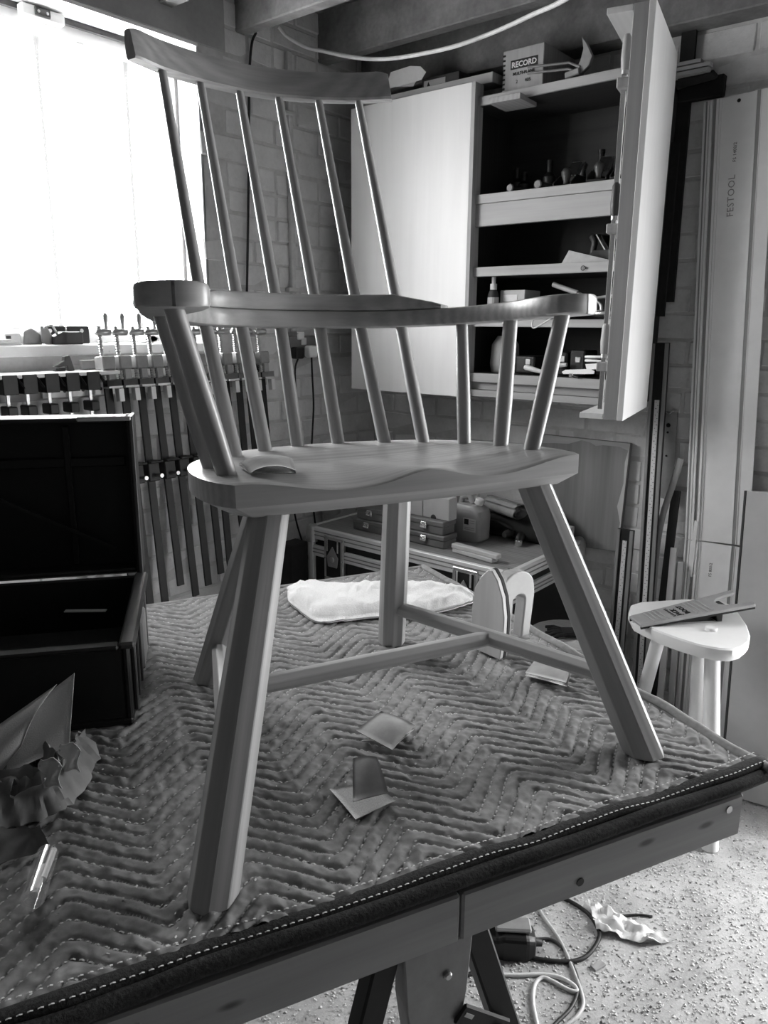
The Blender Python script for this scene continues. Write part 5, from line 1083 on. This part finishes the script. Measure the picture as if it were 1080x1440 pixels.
# jerrycan
jx0, jx1 = onY(637, 750, 2.38)[0], onY(683, 750, 2.38)[0]; jc = (jx0+jx1)/2; hw = (jx1-jx0)/2; jzt = onY(665, 700, 2.38)[2]; jh = jzt-FZ
t = thing('jerrycan', 'milky plastic jerrycan with moulded handle and white label on the flight case', 'jerrycan', (jc, 2.38, FZ))
rings = []
for z, s, sy in ((0,.90,.9),(.008,.98,.98),(jh*.62,1,1),(jh*.74,.93,.95),(jh*.84,.62,.8),(jh*.86,.58,.75)):
    rings.append([np.array([jc+hw*s*math.copysign(abs(math.cos(a))**.45, math.cos(a)), 2.38+.05*sy*math.copysign(abs(math.sin(a))**.45, math.sin(a)), FZ+z]) for a in np.linspace(0, 2*math.pi, 33)[:-1]])
obj('tank', MB().loft(rings), M['canplastic'], t, smooth='auto')
obj('handle', MB().tube(catmull([(jc-hw*.55, 2.38, FZ+jh*.80), (jc-hw*.45, 2.38, FZ+jh*.97), (jc-hw*.05, 2.38, FZ+jh*1.03), (jc+hw*.2, 2.38, FZ+jh*.86)], 6), .0105, 12), M['canplastic'], t, smooth=True)
obj('cap', MB().lathe([(.014,0),(.017,.004),(.017,.020),(.014,.024)], (jc+hw*.52, 2.38, FZ+jh*.86), (.25,0,1), 18), M['paper'], t, smooth='auto'); obj('neck', MB().lathe([(.012,-.012),(.012,.004)], (jc+hw*.50, 2.38, FZ+jh*.86), (.25,0,1), 14), M['canplastic'], t)
lb = obj('label', MB().box((jc+hw*.08, 2.3285, FZ+jh*.27), (jc+hw*.82, 2.3296, FZ+jh*.58)), M['paper'], t); obj('hazard_mark', MB().box((jc+hw*.14, 2.3280, FZ+jh*.43), (jc+hw*.40, 2.3288, FZ+jh*.56)), M['ink'], lb)
for k in range(4): obj('text_line', MB().box((jc+hw*(.14 if k < 2 else .45), 2.3281, FZ+jh*(.31+.04*k if k < 2 else .42+.05*(k-1))), (jc+hw*.76, 2.3288, FZ+jh*(.325+.04*k if k < 2 else .435+.05*(k-1)))), M['sandpaper'], lb)
# dark bag, leather roll, drill, offcuts
t = thing('black_tool_bag', 'soft black tool bag lying on the flight case under the leather roll', 'bag', (-1.42, 2.54, FZ)); obj('bag', MB().box((-1.56, 2.46, FZ), (-1.25, 2.65, FZ+.085)), M['black_matt'], t, bevel=.03, seg=3, smooth='auto'); obj('strap', MB().tube(catmull([(-1.53, 2.435, FZ+.05), (-1.45, 2.42, FZ+.075), (-1.38, 2.435, FZ+.05)], 5), .006, 8), M['black_matt'], t, smooth=True)
ra = onY(690, 712, 2.50); rb = onY(732, 716, 2.44); ra[2] = rb[2] = FZ+.085+.033
t = thing('leather_roll', 'rolled soft leather tool roll with open spiral end lying on the tool bag', 'roll', (ra+rb)/2-zz*.033); ax = norm(rb-ra); e1 = norm(np.cross(ax, zz)); 
sp_ = []
for k in range(46):
    a = k/45*4.2*math.pi; r = .034-.021*k/45; sp_.append((r*math.cos(a+.6), r*math.sin(a+.6)))
g = [[ra + (rb-ra)*(j/10) + ax*(.012 if j == 10 else 0)*math.sin(i*.3) + e1*x*1.15 + zz*z for j in range(11)] for i, (x, z) in enumerate(sp_)]; m = MB(); m.sheet(g)
g2 = [[ra + (rb-ra)*(j/10) + ax*(.012 if j == 10 else 0)*math.sin(i*.3) + e1*x*1.03 + zz*z*.9 for j in range(11)] for i, (x, z) in enumerate(sp_)]; m.sheet(g2)
obj('roll', m, M['leather'], t, smooth=True, fix=False); obj('flap', MB().sheet([[ra + (rb-ra)*(j/8) + e1*(-.02+.075*i/6)*-1 + zz*(.036-.004*i*i/6) for j in range(9)] for i in range(7)], .003), M['leather'], t, smooth=True, fix=False)
dh = [onz(x, y, FZ+.035) for x, y in ((709,752),(735,742))]
t = thing('power_drill', 'black power drill with grey auxiliary handle lying on the flight case', 'drill', np.array([(dh[0][0]+dh[1][0])/2+.05, (dh[0][1]+dh[1][1])/2+.03, FZ]))
obj('aux_handle', MB().tube([dh[0], dh[0]+(dh[1]-dh[0])*.15, dh[1]], [.010,.014,.013], 12), M['dark'], t, smooth='auto'); dv = norm(dh[1]-dh[0]); obj('motor_body', MB().tube([dh[1]-dv*.002, dh[1]+dv*.03, dh[1]+dv*.10, dh[1]+dv*.12], [.022,.032,.034,.024], 16), M['black'], t, smooth=True)
cp_ = onz(729, 763, FZ+.014); obj('chuck', MB().lathe([(.013,0),(.016,.006),(.016,.02),(.012,.024)], cp_-zz*.013, n=16), M['chrome'], t, smooth='auto'); obj('gear_neck', MB().tube([cp_+zz*.008, dh[1]+dv*.03], [.014,.02], 12), M['black'], t, smooth=True)
for i, (pa_, pb_, h0, lab) in enumerate((((640,772),(696,788), 0, 'lower pale offcut of wood on the front edge of the flight case'), ((638,766),(702,783), .016, 'upper pale offcut of wood with rounded end on the front edge of the flight case'))):
    a, b = onz(*pa_, FZ+h0+.009), onz(*pb_, FZ+h0+.009); one('wood_offcut', MB().bar(a, b, .032-.004*i, .0155), M['pine_pale'], lab, 'wood', bevel=.002)
a = onY(772, 697, 2.62); one('wood_block', MB().obox((a[0], 2.60, FZ+.085+.018), (.10, .05, .034), ((.9,-.3,-.2),(.3,.95,0),(.2,0,.98))), M['pine'], 'wooden plane body lying on the black tool bag against the stained panel', 'block', bevel=.005)
t = thing('small_carton', 'small dark carton at the wall end of the flight case', 'box', (-1.26, 2.60, FZ)); obj('carton', MB().box((-1.245, 2.47, FZ), (-1.215, 2.60, FZ+.06)), M['card'], t, bevel=.002)
# ------------------------------------------------------------------ sawhorses under the table
def sawhorse(u, lab, near=True):
    t = thing('sawhorse', lab, 'sawhorse', tp(u, .4, 0)); zb = ZT-.088
    obj('beam', MB().obox(tp(u-.035, .42, zb-.028), (.05, .80, .056), (U_, V_, zz)), M['pine'], t, bevel=.003, grain=V_)
    for v, mt in ((.035, 'black'), (.74, 'pine')):
        for s in (-1, 1):
            a = tp(u+s*.058, v, zb-.004); b = tp(u+s*.285, v-(.06 if v < .4 else -.06), 0.0)
            d = norm(b-a); lg = obj('leg', MB().bar(a, b, .036, .03, V_), M[mt], t, bevel=.003)
        m = MB(); pl_ = [(-.050, zb-.012), (.050, zb-.012), (.044, zb-.10), (.030, zb-.19), (.022, zb-.30), (-.022, zb-.30), (-.030, zb-.19), (-.044, zb-.10)]
        m.prism([tp(u+a_, v-.032, z_) for a_, z_ in pl_], V_*.012); bk_ = obj('steel_bracket', m, M['grey_iron'], t, bevel=.002)
        for a_ in (-.04, .036): obj('bracket_flange', MB().prism([tp(u+a_, v-.020, zb-.012), tp(u+a_*1.0, v-.020, zb-.10), tp(u+a_*.65, v-.020, zb-.19), tp(u+a_*.65+.004, v-.020, zb-.19), tp(u+a_+.004, v-.020, zb-.10), tp(u+a_+.004, v-.020, zb-.012)], V_*.03), M['grey_iron'], bk_)
        for a_, z_ in ((.0, .175), (-.012, .06), (.0, .27)): obj('bolt', MB().lathe([(.006,0),(.006,.004),(.004,.006)], tp(u+a_, v-.032, zb-z_), -V_, 10), M['steel'], bk_)
        m = MB(); m.bar(tp(u-.030, v-.036, zb-.125), tp(u-.105, v-.036, zb-.185), .03, .006, V_); br2 = obj('folding_brace', m, M['black'], t, bevel=.004)
        obj('bolt', MB().lathe([(.007,0),(.007,.006),(.005,.008)], tp(u-.092, v-.040, zb-.176), -V_, 12), M['steel'], br2); obj('slot', MB().bar(tp(u-.038, v-.0395, zb-.128), tp(u-.050, v-.0395, zb-.138), .006, .0006, V_), M['paper'], br2)
    return t
sawhorse(.565, 'wooden topped folding sawhorse with black legs under the near end of the table'); sawhorse(1.55, 'second folding sawhorse under the far end of the table, behind the first')
# ------------------------------------------------------------------ cables and litter on the floor
def fpx(P, z): return [onz(630+x/3.27, 1230+y/3.27, z) for x, y in P]
def floor_cable(name, P, r, mat, lab, lift=0.):
    pts = catmull(fpx(P, r), 6); return one(name, MB().tube(pts, r, 8), mat, lab, 'cable', smooth=True)
floor_cable('extension_cable', [(300,60),(440,82),(540,112),(640,175),(690,250),(692,300),(640,372),(560,400),(440,392),(350,375),(240,380),(170,410),(120,450),(60,470)], .0052, M['rubber'], 'thick black extension cable looped on the floor under the table')
floor_cable('tool_lead', [(408,297),(470,298),(520,330),(550,375),(580,430),(600,500),(590,560),(560,620),(490,690),(430,760)], .0042, M['dark'], 'thin dark lead running from the black power tool across the floor')
floor_cable('pale_lead', [(385,60),(395,95),(430,180),(500,280),(545,365),(585,465),(612,540),(620,600),(590,655),(530,700),(440,760)], .0048, M['cablegrey'], 'pale grey lead curving over the black cable on the floor')
floor_cable('white_lead', [(60,370),(150,420),(200,455),(320,462),(440,460),(520,475),(580,510),(592,538),(550,528),(480,490),(435,474),(400,505),(390,580),(408,680),(430,770)], .0048, M['cablewhite'], 'white lead lying in a loop on the floor beside the sawhorse')
ta, tb_ = onz(668, 1318, .032), onz(752, 1322, .030); dv = norm(tb_-ta); wv_ = norm(np.cross(dv, zz))
t = thing('floor_power_tool', 'black power tool with grey top lying on the floor under the table', 'power tool', (ta+tb_)/2-zz*.03)
LT_ = np.linalg.norm(tb_-ta)
def ptl(a, b, c): return ta + dv*a*LT_ + wv_*b + zz*c
obj('body', MB().loft([[ptl(a, s*y, z) for y, z in ((-w_2,-.03),(w_2,-.03),(w_2,h_),(w_2*.7,h_+.008),(-w_2*.7,h_+.008),(-w_2,h_))] for a, w_2, h_, s in ((-.6,.03,.02,1),(0,.036,.03,1),(.35,.036,.02,1),(.45,.04,.028,1),(.85,.04,.026,1),(1.0,.026,.012,1))]), M['black'], t, bevel=.004)
obj('grey_cover', MB().obox(ptl(.62, 0, .041), (LT_*.6, .045, .012), (dv, wv_, zz)), M['grey_iron'], t, bevel=.004); obj('cable_gland', MB().tube([ptl(1.0,0,-.005), ptl(1.12,0,-.008)], [.011,.008], 12), M['dark'], t, smooth='auto')
g = quadgrid([onz(826, 1268, .003), onz(952, 1325, .002), onz(905, 1330, .004), onz(838, 1310, .004)], 26, 14)
g = np.array(g); n = vnoise(g[...,0]*32, g[...,1]*32, 2)+.5*vnoise(g[...,0]*75, g[...,1]*75, 4); g[...,2] = .004+np.abs(n)*.020
one('crumpled_wrap', MB().sheet([list(r) for r in g], .0006), M['paper'], 'crumpled white plastic wrap lying on the dusty floor', 'wrap', smooth='auto', fix=False)
q = fpx([(755,178),(800,188),(870,184),(940,192)], .004); one('twig', MB().tube(catmull(q, 4), .003, 6), M['cab'], 'thin dark twig lying next to the crumpled plastic wrap', 'twig', smooth=True)
one('wood_chip', MB().obox(onz(841, 1358, .004), (.035, .018, .006), (norm(Rh+.6*Fh), norm(Fh-.6*Rh), zz)), M['cab_edge'], 'small curled wood chip on the open floor', 'chip', bevel=.001)
